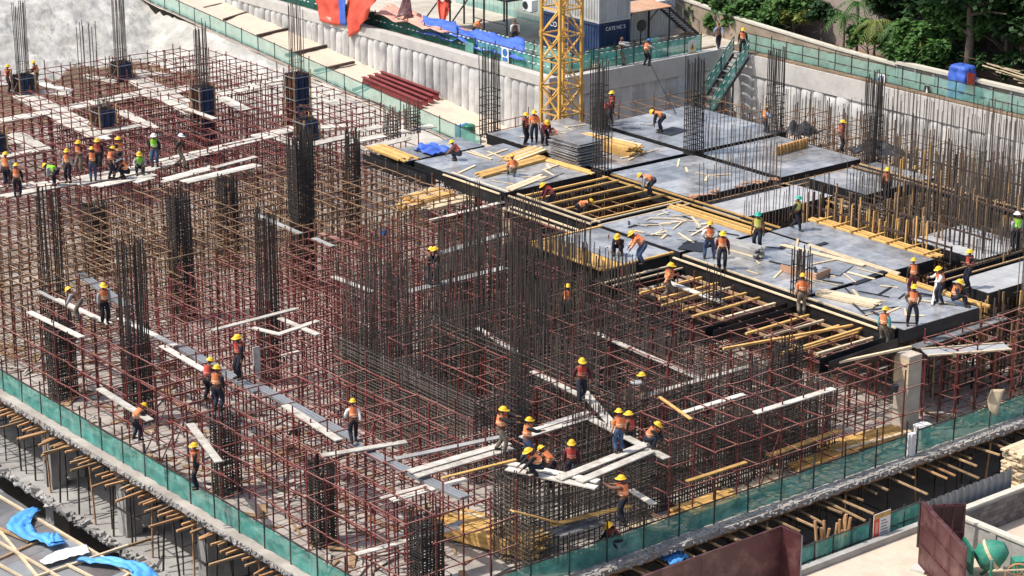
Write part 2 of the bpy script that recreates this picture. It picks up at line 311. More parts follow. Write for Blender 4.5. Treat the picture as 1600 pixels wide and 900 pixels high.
def body_parts(pose):
    if pose in CACHE: return CACHE[pose]
    (py, pz), lean, la, ra, lw, rw, nod = POSES[pose]; ln = math.radians(lean)
    pel = Vector((0, py, pz)); sp = Vector((0, math.sin(ln), math.cos(ln))); fwd = Vector((0, math.cos(ln), -math.sin(ln)))
    waist = pel+sp*.16; chest = pel+sp*.36; top = pel+sp*.50; neck = pel+sp*.56; nd = ln*.45+math.radians(nod)*.5; hd = Vector((0, math.sin(nd), math.cos(nd)))
    head = neck+hd*.15; hf = Vector((0, math.cos(nd), -math.sin(nd)))
    S = {-1: top+Vector((-.19,0,0))-sp*.03, 1: top+Vector((.19,0,0))-sp*.03}; H = {-1: pel+Vector((-.10,0,-.03)), 1: pel+Vector((.10,0,-.03))}
    K, A, E, Wr = {}, {}, {}, {}
    for s, an, wr in ((-1, la, lw), (1, ra, rw)):
        K[s], A[s] = ik(H[s], an, .44, .43, (s*.15, 1, .1)); E[s], Wr[s] = ik(S[s], wr, .29, .26, (s*.6, -.7, -.3))
    # --- body: one continuous skinned surface
    V = [pel, waist, chest, top, neck, neck+hd*.05]; Ed = [(0,1), (1,2), (2,3), (3,4), (4,5)]; Rd = [.125, .12, .14, .11, .055, .052]
    for s in (-1, 1):
        n = len(V); V += [S[s], E[s], Wr[s], Wr[s]+(Wr[s]-E[s]).normalized()*.08]; Rd += [.062, .045, .03, .036]; Ed += [(3, n), (n, n+1), (n+1, n+2), (n+2, n+3)]
        n = len(V); V += [H[s], K[s], A[s], A[s]+Vector((s*.02, .13, -.035))]; Rd += [.092, .062, .042, .036]; Ed += [(0, n), (n, n+1), (n+1, n+2), (n+2, n+3)]
    body = skin_mesh(V, Ed, Rd, 0, 'body')
    # head and fingers joined into the same mesh
    hb = MB(); up_ = hd; rt_ = Vector((1,0,0))
    def hp(u, v):
        a = 2*math.pi*u; p = math.pi*(v-.5); x = math.cos(p)*math.cos(a)*.077; y = math.cos(p)*math.sin(a)*.098; z = math.sin(p)*.122
        if z < -.03: y *= 1-.25*(-z-.03)/.09; x *= 1-.3*(-z-.03)/.09
        if y > .08 and -.035 < z < .02 and abs(x) < .03: y += .022            # nose
        if y > .06 and .0 < z < .035 and .02 < abs(x) < .05: y -= .008        # eye hollows
        if y > .06 and -.075 < z < -.05 and abs(x) < .03: y += .006           # lips
        if abs(y) < .03 and abs(z) < .03 and abs(x) > .06: x *= 1.14          # ears
        return head+rt_*x+hf*y+up_*z
    hb.grid(hp, 20, 14)
    for s in (-1, 1):
        d = (Wr[s]-E[s]).normalized(); pal = Wr[s]+d*.085; sd_ = d.cross(Vector((0,0,1))); sd_ = sd_.normalized() if sd_.length > .1 else Vector((0,1,0)); nn = sd_.cross(d)
        for f, l in zip((-.030, -.010, .010, .030), (.060, .075, .070, .055)):
            q = pal+sd_*f; hb.tube([q-d*.02, q+d*l*.6-nn*.004, q+d*l-nn*.024], [.010, .0095, .007], 5)
        q = Wr[s]+d*.03+sd_*.03*s; hb.tube([q, q+d*.03+sd_*.035*s, q+d*.065+sd_*.045*s-nn*.01], [.012, .011, .008], 5)
    me2 = hb.mesh('head', M['skin'], smooth=True)
    import bmesh
    bm = bmesh.new(); bm.from_mesh(body); bm.from_mesh(me2); bm.to_mesh(body); bm.free(); body.materials.clear(); body.materials.append(M['skin'])
    for pl in body.polygons: pl.use_smooth = True
    # --- clothes
    V = [waist-sp*.08, waist+sp*.06, chest, top, neck-sp*.03]; Ed = [(0,1), (1,2), (2,3), (3,4)]; Rd = [.168, .165, .188, .150, .088]
    for s in (-1, 1): n = len(V); V += [S[s]*.8+top*.2]; Rd += [.085]; Ed += [(3, n)]
    vest = skin_mesh(V, Ed, Rd, 2, 'vest')
    V = [chest+sp*.02, top-sp*.01]; Ed = [(0,1)]; Rd = [.15, .12]
    for s in (-1, 1): n = len(V); V += [S[s], S[s].lerp(E[s], .5), E[s], E[s].lerp(Wr[s], .85)]; Rd += [.088, .080, .068, .05]; Ed += [(1, n), (n, n+1), (n+1, n+2), (n+2, n+3)]
    shirt = skin_mesh(V, Ed, Rd, 1, 'shirt')
    V = [waist-sp*.04, pel]; Ed = [(0,1)]; Rd = [.135, .142]
    for s in (-1, 1): n = len(V); V += [H[s], K[s], A[s]+Vector((0,0,.03))]; Rd += [.118, .092, .076]; Ed += [(1, n), (n, n+1), (n+1, n+2)]
    trous = skin_mesh(V, Ed, Rd, 1, 'trousers')
    bo = MB()
    for s in (-1, 1):
        a = A[s]; bo.tube([a+Vector((0,0,.06)), a+Vector((0,0,0))], [.055, .06], 8); bo.tube([a+Vector((0,-.06,-.04)), a+Vector((0,.04,-.03)), a+Vector((s*.01,.12,-.045)), a+Vector((s*.015,.19,-.052))], [.045, .055, .047, .03], 8)
    boots = bo.mesh('boots', M['boot'], smooth=True)
    he = MB(); hc = head+up_*.035
    def hf_(u, v):
        a = 2*math.pi*u; p = math.pi*.5*v; r = .128*math.cos(p); z = .125*math.sin(p); brim = 0
        if v < .01: r += .03+(.045 if math.sin(a) > .2 else 0)*math.sin(a)
        return hc+rt_*math.cos(a)*r*.92+hf*math.sin(a)*r*1.08+up_*(z-.012 if v < .01 else z)
    he.grid(hf_, 18, 8); he.add([hf_(u/18, .125)-up_*.004 for u in range(18)], [tuple(range(17, -1, -1))]); helmet = he.mesh('helmet', M['yellow'], smooth=True)
    CACHE[pose] = dict(body=body, vest=vest, shirt=shirt, trousers=trous, boots=boots, helmet=helmet); return CACHE[pose]
VAR = {}
def variant(pose, part, m):
    k = (pose, part, m)
    if k not in VAR:
        me = body_parts(pose)[part].copy(); me.name = part; me.materials.clear(); me.materials.append(M[m])
        for pl in me.polygons: pl.use_smooth = True
        VAR[k] = me
    return VAR[k]
for _p in POSES: body_parts(_p)

# ================================================================== SETTING
b = MB(); b.box(-220,-60,-9.5,75,260,-8.5); struct('pit_floor', b, M['dirt'])
b = MB(); b.box(-.35,-.5,-.26,65,78,0); struct('floor_slab', b, M['slab'])
b = MB(); b.box(-.2,-.3,-4.4,60,60,-4.05); struct('lower_floor_slab', b, M['lowslab'])
b = MB(); b.box(49.55,51.55,-8.5,400,400,GZ); struct('ground_behind_wall', b, M['yard'])
b = MB(); b.box(65.6,-300,-8.5,400,51.5,GZ); struct('ground_right', b, M['grass'])
b = MB(); b.box(-6,-300,-8.5,65.5,-5.75,0); struct('yard_ground', b, M['sand'])
b = MB(); b.box(-300,-300,-8.5,-6.05,60,-3.4); struct('ground_left', b, M['dirt'])
# ramp of packed sand against the left retaining wall
def ramp_z(Y): return max(.75, 1.0+.085*(Y-58))
b = MB()
def rf(u, v):
    X = 43.7+u*5.35; Y = 49+v*75; return (X, Y, ramp_z(Y)+.10*noise.noise(Vector((X*.7, Y*.5, 3)))+.04*noise.noise(Vector((X*2, Y*2, 8))))
b.grid(rf, 14, 120); struct('ramp_road', b, M['sand'], smooth=True)
# sprayed-concrete bank between the ramp and the building
def bank_z(X, Y):
    toe = 38.6+4.0*min(1, max(0, (74-Y)/12)); side = (X-toe)*.64 if toe < 41 else (X-toe)*1.2; back = (Y-85.5)*.42
    top = ramp_z(Y)-.05 if X > 43 else max(ramp_z(Y), 4.6)
    z = max(side, back) if Y > 84 else side
    return z, top, side, back
b = MB(); NX, NY = 120, 260
def bf(u, v):
    X = 12+u*31.9; Y = 49+v*72; z, top, side, back = bank_z(X, Y)
    z = min(z, top, 7.5); z = max(z, -.12)
    am = .34 if z > .1 and z < top-.3 else .06
    z += am*noise.noise(Vector((X*.8+Y*.5, Y*.8, 1)))+am*.6*noise.noise(Vector((X*1.6+Y*.8, Y*2.6-X, 5)))+am*.45*noise.noise(Vector((X*4+Y*2, Y*5-X*2, 7)))
    if Y < 78.2 and X < 38.6: z = min(z, -.02)
    return (X, Y, z-.02)
b.grid(bf, NX, NY)
for k, f in enumerate(b.f):
    vx = sum(b.v[i][0] for i in f)/4; vy = sum(b.v[i][1] for i in f)/4; vz = sum(b.v[i][2] for i in f)/4
    if vz < .9+.5*noise.noise(Vector((vx*.3, vy*.3, 2))) and vy > 78: b.mi[k] = 1
struct('sprayed_bank', b, [M['shot'], M['soil']], smooth=True)

# ---------------------------------------------------------------- retaining walls of piles
def pile_mesh(h, r, sag):
    m = MB(); n = 9; rows = 10; rr = random.Random(int(h*100+r*1000+sag*7))
    def fn(u, v):
        a = math.pi*(u-.5); rad = r*(1+.05*rr.uniform(-1, 1)); z = h*v
        d = math.cos(a)*sag
        if v > .93: d *= max(0., 1-((v-.93)/.07)**2)*.7+.3
        d *= 1+.25*noise.noise(Vector((v*4+sag*50, u*2, h)))
        return (math.sin(a)*rad, -d+.035*rr.uniform(-1, 1), z)
    m.grid(fn, n, rows); return m.mesh('pile', M['pile'], smooth=True)
def pile_wall(name, label, p0, p1, z0, z1, step, sag, capz, rot):
    d = Vector(p1)-Vector(p0); L = d.length; d.normalize()
    t = thing(name, label, 'wall', (p0[0], p0[1], z0))
    n = int(L/step); meshes = [pile_mesh(z1-z0-jit(.15), step*.52, sag*R.uniform(.8, 1.15)) for _ in range(5)]
    for i in range(n):
        p = Vector(p0)+d*(i+.5)*step
        o = bpy.data.objects.new('pile', meshes[R.randrange(5)]); COL.objects.link(o); o.parent = t
        o.location = (p.x-p0[0], p.y-p0[1], 0); o.rotation_euler = (0, jit(.01), rot+jit(.08)); o.scale = (1, R.uniform(.8, 1.25), R.uniform(.985, 1.015))
    return t
w1 = pile_wall('retaining_wall', 'grey scalloped pile wall running beside the sandy ramp', (49.25,51), (49.25,118), .2, 4.38, .8, .30, GZ, -math.pi/2)
m = MB(); m.box(49.0,50.9,4.28,49.7,118,GZ+.2); m.build('cap_beam', M['cap'], w1)
m = MB(); m.box(49.32,51,-.5,49.72,118,4.28); m.build('backing', M['conc'], w1)
w2 = pile_wall('retaining_wall', 'shaded grey pile wall below the barrier with the yellow warning sign', (49.2,51.2), (65,51.2), -.2, 3.5, 1.05, .10, GZ, 0)
m = MB(); m.box(49.72,50.98,3.42,64.95,51.7,GZ+.02); m.build('cap_beam', M['cap'], w2)
m = MB(); m.box(49.72,51.22,-.5,65,51.7,3.42); m.build('backing', M['conc'], w2)
w3 = pile_wall('retaining_wall', 'pale sunlit pile wall along the right side of the pit', (65.2,-30), (65.2,51), -.2, 3.45, 1.15, .30, GZ, -math.pi/2)
m = MB(); m.box(64.95,-30,3.38,65.65,51.7,GZ+.02); m.build('cap_beam', M['cap'], w3)
m = MB(); m.box(65.26,-30,-.5,65.66,51.2,3.38); m.build('backing', M['conc'], w3)
for nm, box in [('soil_strip', (49.75,51.75,GZ-.05,50.25,118,GZ+.10)), ('soil_strip', (50.3,51.75,GZ-.05,64.9,52.1,GZ+.08)), ('soil_strip', (65.1,-30,GZ,65.62,51,GZ+.12))]:
    m = MB(); m.box(*box); struct(nm, m, M['soil'])

# ================================================================== SCAFFOLD
BLOCK = []        # footprints (x0,x1,y0,y1) kept clear of scaffold
def clear(x, y):
    for (a, c, d, e) in BLOCK:
        if a <= x <= c and d <= y <= e: return False
    return True
def scaffold(label, x0, x1, y0, y1, m, ztop, lifts, pitch=1.3, miss=.1, nparts=220, z0=0., top_jit=.5, wid=.05, led=.042, name='scaffold', diag=.03):
    t = thing(name, label, 'scaffold', (x0, y0, z0))
    nx = int(round((x1-x0)/pitch)); ny = int(round((y1-y0)/pitch))
    px = (x1-x0)/max(nx, 1); py = (y1-y0)/max(ny, 1)
    pos = {}; ups = []; leds = []
    for i in range(nx+1):
        for j in range(ny+1):
            x = x0+i*px+jit(.05); y = y0+j*py+jit(.05)
            if not clear(x, y): continue
            pos[i, j] = (x, y)
            zt = ztop+jit(top_jit)
            ups.append(((x, y, z0), (x+jit(.03), y+jit(.03), zt)))
    for (i, j), (x, y) in pos.items():
        for k, z in enumerate(lifts):
            for di, dj in ((1, 0), (0, 1)):
                if (i+di, j+dj) in pos and R.random() > miss:
                    X, Y = pos[i+di, j+dj]; e = jit(.03)
                    ex = .12 if R.random() < .25 else 0.02
                    dx, dy = (X-x), (Y-y); l = math.hypot(dx, dy); dx /= l; dy /= l
                    o = .035*(1 if di else -1)
                    leds.append(((x-dx*ex+(o if dj else 0), y-dy*ex+(o if di else 0), z0+z+e), (X+dx*ex+(o if dj else 0), Y+dy*ex+(o if di else 0), z0+z+e+jit(.03))))
        if R.random() < diag and (i+1, j) in pos:
            X, Y = pos[i+1, j]; leds.append(((x, y+.06, z0+.2), (X, Y+.06, z0+2.6)))
    cm = MB()
    for (x, y) in pos.values():
        for z in lifts: cm.obox((x, y, z0+z), (.10, .10, .11), jit(.6))
    cm.build('couplers', m, t, 'stuff')
    for nm, lst, wd in (('standard', ups, wid), ('ledger', leds, led)):
        lst.sort(key=lambda s: depth(s[0]) - 1.2*s[0][2])
        for p, q in lst[:nparts]: pbar(t, nm, m, p, q, wd)
        if lst[nparts:]:
            mb = MB()
            for p, q in lst[nparts:]: mb.bar(p, q, wd, caps=False)
            mb.build(nm+'s', m, t, 'stuff')
    return t
# footprints of rebar walls and columns
LF = [.35, 1.5, 2.7, 3.85]
BLOCK += [(6.6,13.4,.6,3.6), (10.4,11.3,9.3,19.8), (3.6,6.6,1.2,4.6), (28.8,31.6,1.2,3.6)]
scaffold('open maroon scaffold on the slab along the front left netting', .95, 9.35, 3.8, 18.2, M['redtube'], 4.25, LF, nparts=300)
scaffold('maroon scaffold at the front corner around the round rebar column', .95, 6.2, 1.0, 3.4, M['redtube'], 4.2, LF, nparts=200)
scaffold('maroon scaffold in the left middle behind the netting', .95, 9.35, 19.4, 34.0, M['redtube'], 4.3, LF, nparts=300)
scaffold('maroon scaffold behind the dark rebar core', 10.5, 29.8, 20.4, 33.6, M['redtube'], 4.3, LF, nparts=200, miss=.06, pitch=1.15)
scaffold('rust brown scaffold below the left boarded beams', .95, 14.9, 35.2, 47.0, M['oldtube'], 4.3, LF, nparts=250, miss=.05, pitch=1.1)
scaffold('rust brown scaffold left of the stacked yellow timbers', 16.1, 29.8, 34.8, 48.0, M['oldtube'], 4.25, LF, nparts=200, miss=.05, pitch=1.1)
scaffold('tall red scaffold under the white boards at the back left', 7.0, 22.6, 49.2, 75.6, M['redtube'], 4.85, LF+[4.6], nparts=200, top_jit=.5, miss=.12)
scaffold('tall red scaffold under the white boards next to the bank', 23.8, 37.0, 49.2, 75.6, M['redtube'], 4.85, LF+[4.6], nparts=200, top_jit=.5, miss=.12)
scaffold('dark red scaffold inside the rebar core', 12.6, 29.4, 5.2, 18.4, M['redtube'], 4.0, LF, nparts=200, miss=.12)
scaffold('maroon scaffold along the front right netting', 14.2, 29.6, .95, 4.2, M['redtube'], 3.9, LF, nparts=300, miss=.03)
scaffold('maroon scaffold at the right end of the front netting', 31.8, 58, .95, 2.9, M['redtube'], 3.9, LF, nparts=150, miss=.03)
scaffold('dark scaffold shoring the plywood decks', 31.6, 52, 4.4, 25, M['oldtube'], 3.5, LF[:3], nparts=60, miss=.1, top_jit=.05)
scaffold('dark scaffold shoring the rear plywood decks', 31.6, 53, 26.2, 44, M['oldtube'], 3.5, LF[:3], nparts=60, miss=.1, top_jit=.05)
scaffold('black shoring frames in the storey below the left slab edge', .5, 6.5, .5, 44, M['darktube'], -.5, [1.3, 2.6], pitch=2.1, nparts=200, z0=-4.05, top_jit=.05, miss=.45)
scaffold('black shoring frames in the storey below the right slab edge', 8.0, 50, .5, 5, M['darktube'], -.5, [1.3, 2.6], pitch=1.9, nparts=150, z0=-4.05, top_jit=.05, miss=.4)

# ================================================================== REBAR
def cage(mb, x, y, z0, z1, sx, sy, n=5, d=.03, st=.2, zst=None, lean=0.06, bow=.0):
    """column cage: upright bars round a rectangle, square ties up to zst"""
    pts = []
    for i in range(n):
        f = -.5+i/(n-1)
        pts += [(f*sx, -.5*sy), (f*sx, .5*sy)]
        if 0 < i < n-1: pts += [(-.5*sx, f*sy), (.5*sx, f*sy)]
    for (a, c) in pts:
        t = z1+jit(.35); k = jit(lean); l = jit(lean)
        zm = (z0+t)/2
        mb.bar((x+a, y+c, z0), (x+a+k*.3, y+c+l*.3, zm), d, caps=False); mb.bar((x+a+k*.3, y+c+l*.3, zm), (x+a+k, y+c+l, t), d, caps=False)
    z = z0+.1; zst = zst if zst is not None else z1
    while z < zst:
        e = jit(.03); hx = sx/2+.03; hy = sy/2+.03
        c4 = [(x-hx, y-hy, z+jit(.02)), (x+hx, y-hy, z+e), (x+hx, y+hy, z+jit(.02)), (x-hx, y+hy, z+e)]
        for k in range(4): mb.bar(c4[k], c4[(k+1) % 4], .024, caps=False)
        z += st
def rebar_column(label, x, y, z0, z1, sx=.8, sy=.8, n=5, st=.16, zst=None, d=.045, m='cage', name='rebar_cage', group=None):
    t = thing(name, label, 'rebar cage', (x, y, z0), group)
    a = MB(); cage(a, x, y, z0, z1, sx, sy, n, d, 99, z0); a.build('upright_bars', M[m], t, 'stuff')
    a = MB(); zs = zst if zst is not None else z1-.4
    cage_ties(a, x, y, z0, zs, sx, sy, st); a.build('tie_hoops', M[m], t, 'stuff')
    return t
def cage_ties(mb, x, y, z0, z1, sx, sy, st):
    z = z0+.08
    while z < z1:
        e = jit(.03); hx = sx/2+.03; hy = sy/2+.03
        c4 = [(x-hx, y-hy, z+jit(.02)), (x+hx, y-hy, z+e), (x+hx, y+hy, z+jit(.02)), (x-hx, y+hy, z+e)]
        for k in range(4): mb.bar(c4[k], c4[(k+1) % 4], .034, caps=False)
        if R.random() < .5: mb.bar((x-hx, y+jit(hy), z), (x+hx, y+jit(hy), z), .022, caps=False)
        z += st*R.uniform(.8, 1.2)
def rebar_wall(label, p0, p1, z0, z1, vsp=.2, hsp=.16, ztops=None, th=.3, d=.03, m='rebar', horiz=1.0, name='rebar_grid', layers=2):
    t = thing(name, label, 'rebar wall', (p0[0], p0[1], z0))
    D = Vector((p1[0]-p0[0], p1[1]-p0[1], 0)); L = D.length; D.normalize(); N = Vector((-D.y, D.x, 0))
    a = MB(); h = MB()
    for k in range(layers):
        o = N*(th*(k-.5) if layers > 1 else 0)
        s = 0.05
        while s < L:
            p = Vector((p0[0], p0[1], z0))+D*s+o; top = (ztops if ztops else z1)+jit(.45)
            l = Vector((jit(.07), jit(.07), 0)); zm = z0+(top-z0)*.55
            q = Vector((p.x, p.y, zm))+l*.25; e = Vector((p.x, p.y, top))+l
            a.bar(p, q, d, caps=False); a.bar(q, e, d, caps=False)
            s += vsp*R.uniform(.75, 1.25)
        z = z0+.1
        while z < z1 and horiz > 0:
            if R.random() < horiz:
                pieces = max(1, int(L/5)); last = -.15
                for i in range(pieces):
                    s0 = L*i/pieces-.25; s1 = L*(i+1)/pieces+.25
                    A = Vector((p0[0], p0[1], z))+D*s0+o*1.1; B = Vector((p0[0], p0[1], z+jit(.06)))+D*s1+o*1.1; C2 = (A+B)/2+Vector((0, 0, -abs(jit(.05))))
                    h.bar(A, C2, .026, caps=False); h.bar(C2, B, .026, caps=False)
            z += hsp*R.uniform(.85, 1.15)
    a.build('upright_bars', M[m], t, 'stuff')
    if h.v: h.build('horizontal_bars', M[m], t, 'stuff')
    return t
RW = rebar_wall
RW('dark rebar wall grid facing the lone worker in the open scaffold', (10.75,9.6), (10.75,19.6), 0, 4.0, .2, .15, 4.4)
RW('short rebar wall closing the near end of the long dark grid', (10.9,9.5), (14.6,9.5), 0, 3.9, .18, .15, 4.3)
RW('dark rebar wall rising behind the long dark grid', (11.2,19.8), (26,19.8), 0, 3.8, .16, .22, 6.6)
RW('rebar wall in the middle of the dark core', (15.8,5.4), (15.8,19.2), 0, 4.2, .26, .2, 5.2)
RW('rebar wall behind the white plank runs in the core', (12.2,5.0), (25.0,5.0), 0, 3.9, .19, .2, 4.6)
RW('rebar wall left of the worker in khaki trousers', (20.9,6.0), (20.9,19.2), 0, 3.9, .26, .2, 5.0)
RW('rebar wall below the reflective plywood deck', (26.0,16.5), (26.0,24.6), 0, 3.9, .16, .2, 5.3)
RW('rebar wall crossing the core behind the red vested worker', (14.8,12.2), (25.5,12.2), 0, 4.1, .24, .2, 5.0)
RW('rebar wall farther back in the core', (11.3,15.8), (25.5,15.8), 0, 3.9, .26, .22, 5.6)
RW('front rebar wall of the pit ringed by the working crew', (7.0,1.15), (13.2,1.15), 0, 3.6, .26, .21, 3.9)
RW('left rebar wall of the pit ringed by the working crew', (7.0,1.3), (7.0,3.5), 0, 3.6, .26, .21, 3.9)
RW('rear rebar wall of the pit ringed by the working crew', (7.2,3.5), (13.2,3.5), 0, 3.7, .26, .21, 4.4)
RW('rebar wall along the front right scaffold', (13.4,2.5), (25.5,2.5), 0, 3.3, .16, .2, 3.7)
RW('rebar wall in line with the yellow joists', (20.5,3.9), (25.5,3.9), 0, 3.2, .2, .22, 3.6)
for i, (x, y) in enumerate([(20.2,25.0),(24.2,25.6)]):
    RW(['rebar wall end behind the two dark clothed workers', 'rebar wall end in front of the sawn timber stack'][i], (x, y), (x+3.4, y), 0, 3.6, .15, .25, 6.4)
for lb, x, y, z1 in (('loose thin bars left of the dark core', 12.5, 22.6, 6.6), ('loose thin bars behind the long dark grid', 14.6, 24.2, 6.2), ('loose thin bars left of the two dark clothed workers', 17.6, 27.2, 6.4), ('loose thin bars above the plank behind the core', 19.4, 22.4, 6.8), ('loose thin bars right of the tallest column', 13.6, 8.2, 6.6)):
    RW(lb, (x, y), (x+2.6, y-1.0), 0, 3.0, .3, .6, z1, m='rebar', th=.9, horiz=.5)
# columns on the slab
rc = rebar_column
rc('round topped rebar column at the very front between planks', 2.7, 2.3, 0, 3.3, .95, .95, 6, .12, 3.1)
rc('rebar column behind the front left netting below the long plank', 2.2, 8.6, 0, 3.6, .85, .85, 5, .14, 3.4)
rc('rebar column right of the worker at the netting', 1.9, 15.4, 0, 3.5, .9, .9, 5, .14, 3.4)
rc('tall rebar column left of the pair on the plank walk', 3.1, 25.0, 0, 8.6, .95, .95, 6, .16, 4.2)
rc('rebar column with a worker crouching at its top', 1.9, 30.0, 0, 4.0, 1.0, 1.0, 6, .14, 3.8)
rc('thin tall rebar column at the far left of the scaffold', 5.0, 36.5, 0, 8.3, .8, .8, 5, .3, 4.0)
rc('tall rebar column above the crossed white planks', 10.7, 25.6, 0, 8.6, .75, .75, 5, .25, 4.0)
rc('dark rebar column under the front boarded beam', 12.3, 36.4, 0, 7.0, .9, .9, 6, .12, 6.6)
rc('dark rebar column under the crowd of workers', 12.6, 46.0, 0, 4.0, .95, .95, 6, .1, 4.0)
rc('dark rebar column right of the dark shirted supervisor', 19.0, 42.6, 0, 5.2, .8, .8, 6, .12, 5.0)
rc('wide dark rebar column in the middle of the brown scaffold', 20.2, 37.0, 0, 8.6, .95, .95, 7, .1, 8.0)
rc('rebar column left of the black plywood beam', 24.9, 43.5, 0, 6.8, .7, .7, 5, .2, 6.0)
rc('paired dark rebar column near the stacked joists', 27.2, 42.2, 0, 6.5, .6, .6, 5, .2, 6.0)
rc('tallest rebar column rising above the core', 11.0, 6.9, 0, 11.4, .62, .62, 4, .25, 5.5, .032)
rc('rebar column beside the tallest one', 17.3, 13.3, 0, 8.0, .7, .7, 4, .3, 4.5, .03)
rc('rebar column in the core in front of the reflective deck', 22.0, 20.4, 0, 7.0, .8, .8, 4, .25, 4.5, .03)
rc('rebar column left of the reflective deck', 24.2, 27.0, 0, 7.2, .7, .7, 4, .25, 4.5, .03)
rc('rebar column at the corner by the khaki worker', 27.5, 12.5, 0, 5.6, .7, .7, 4, .25, 4.6, .03)
rc('low knot of rebar below the yellow joists', 25.2, 5.2, 0, 4.6, .9, .9, 6, .15, 4.4)
# columns through the deck
rc('thin rebar column at the beam crossing near the stacked plywood', 38.05, 32.9, 3.6, 8.3, .75, .75, 4, .9, 7.2, .035)
rc('thick dark rebar column at the second beam crossing', 45.0, 32.7, 3.6, 9.9, .8, .8, 6, .35, 8.0, .04)
rc('rebar column standing before the foot of the stairs wall', 52.2, 33.2, 3.4, 9.4, .75, .75, 6, .45, 7.5, .04)
rc('rebar column below the blue mandatory sign', 52.3, 25.3, 3.4, 9.2, .75, .75, 6, .4, 7.0, .04)
rc('rebar column with two workers behind the timber stack', 44.2, 40.3, 3.6, 8.6, .75, .75, 5, .4, 7.5, .04)
rc('rebar column left of the crane mast', 40.2, 46.0, 3.4, 8.8, .9, .9, 5, .5, 6.5, .04)
rc('rebar column at the step of the middle plywood deck', 30.9, 10.0, 3.2, 6.4, .7, .7, 5, .4, 5.2)
rc('short rebar cage on the pale boards by the ramp fence', 33.6, 47.2, 4.1, 5.9, .7, .7, 4, .2, 5.6, m='rebar2')
rc('short rebar cage next to the green drum', 35.4, 47.6, 4.1, 6.0, .7, .7, 4, .2, 5.7, m='rebar2')
# rows of starter bars
RW('row of thin upright bars standing on the pale deck', (45.6,32.7), (52.0,32.7), 3.6, 4.4, .3, .3, 6.6, layers=1, m='rebar2', horiz=0)
RW('row of thin upright bars along the beam beside the brown blocks', (45.2,26.0), (45.2,32.2), 3.4, 4.4, .3, .3, 6.5, layers=1, m='rebar2', horiz=0)
RW('row of upright bars along the low brown beam', (38.4,25.2), (45,25.2), 3.4, 4.4, .3, .3, 6.4, layers=1, m='rebar2', horiz=0)
RW('long row of tall starter bars in front of the right pit wall', (56.5,6), (56.5,29), 0, 2, .32, .3, 7.3, m='rebar2', th=.8)
RW('second long row of starter bars in front of the right pit wall', (60.2,2), (60.2,24), 0, 2, .42, .3, 6.8, m='rebar2', th=.6)
RW('row of starter bars behind the vertical studs', (48.6,8), (48.6,20.6), 0, 3.4, .3, .3, 7.0, m='rebar2', th=.5)
RW('row of starter bars at the far right edge', (44.0,3.6), (54,3.6), 0, 3.6, .34, .4, 6.2, m='rebar2')
RW('row of starter bars beside the open bay', (45.4,13.5), (52,13.5), 0, 3.4, .3, .3, 6.6, m='rebar2', horiz=.6)

RW('row of dark bars before the pale strip in the open bay', (38.2,21.5), (45.2,21.5), 2.6, 4.2, .22, .6, 5.4, layers=1, m='rebar2', horiz=.5)
RW('dark row of bars among the studs on the right', (45.2,8.3), (45.2,20.5), .5, 4.6, .24, .5, 6.2, m='rebar', th=.5, horiz=.7)
RW('dark row of bars behind the inner studs on the right', (51.4,8), (51.4,20), .5, 4.4, .26, .5, 6.6, m='rebar', th=.5, horiz=.7)
RW('dark row of bars at the right edge between the white strips', (41,8.1), (52,8.1), .5, 4.3, .22, .5, 5.9, m='rebar', th=.4, horiz=.7)
RW('dark row of bars before the right edge white strip', (40,4.2), (52,4.2), .5, 4.1, .24, .5, 5.6, m='rebar2', th=.3, horiz=.5)
# ================================================================== PLYWOOD DECKS
def beam_x(): pass
def deck(label, x0, x1, y0, y1, m='ply', z=DZ, side=.62, sheets=(1.22, 2.44), rail=None, skip=.0, along='y'):
    t = thing('plywood_deck', label, 'deck formwork', (x0, y0, z-side))
    if along == 'y': sw, sl = sheets
    else: sl, sw = sheets
    nx = max(1, round((x1-x0)/sw)); ny = max(1, round((y1-y0)/sl)); px = (x1-x0)/nx; py = (y1-y0)/ny
    for i in range(nx):
        for j in range(ny):
            if R.random() < skip: continue
            mm = M[m]
            a = MB(); e = R.uniform(0, .012); g = .008
            a.obox((x0+(i+.5)*px, y0+(j+.5)*py, z-.012+e), (px-g, py-g, .02), jit(.003), jit(.003), jit(.003)); a.build('plywood_sheet', mm, t)
    for (a0, c0, a1, c1) in ((x0, y0, x1, y0), (x1, y0, x1, y1), (x1, y1, x0, y1), (x0, y1, x0, y0)):
        a = MB(); a.bar((a0, c0, z-.03-side/2), (a1, c1, z-.03-side/2), .03, side); a.build('side_board', M['ply_side'], t)
    # joists under the ply
    k = y0+.3
    a = MB()
    while k < y1:
        a.bar((x0+.05, k, z-.09), (x1-.05, k, z-.09), .05, .1); k += .6
    a.build('joists', M['old_timber'], t, 'stuff')
    return t
deck('front plywood deck with the two workers by the concrete column', 31.0, 36.2, 3.5, 9.5)
deck('long plywood deck with the scattered boards and bent brown sheet', 31.0, 37.1, 9.85, 18.4, along='x')
deck('plywood deck edged with yellow timbers before the vertical studs', 37.35, 40.3, 9.9, 18.5)
deck('plywood deck littered with loose offcuts in the middle', 31.1, 36.0, 18.75, 25.0, along='x')
deck('shiny plywood deck with two crouching workers above the core', 27.6, 30.7, 19.1, 24.6)
deck('yellow unfaced plywood strip next to the shiny deck', 26.2, 27.55, 19.1, 24.6, m='board')
deck('plain pale plywood deck with the bent over worker', 38.4, 44.75, 25.7, 32.45, along='x')
deck('plywood deck carrying the stack of sheets and yellow planks', 38.4, 44.75, 33.0, 44.0)
deck('rear plywood deck below the far grey wall', 45.35, 53.0, 33.0, 41.6, along='x')
deck('pale plywood deck behind the thin upright bars', 45.35, 51.8, 25.7, 32.45, along='x')
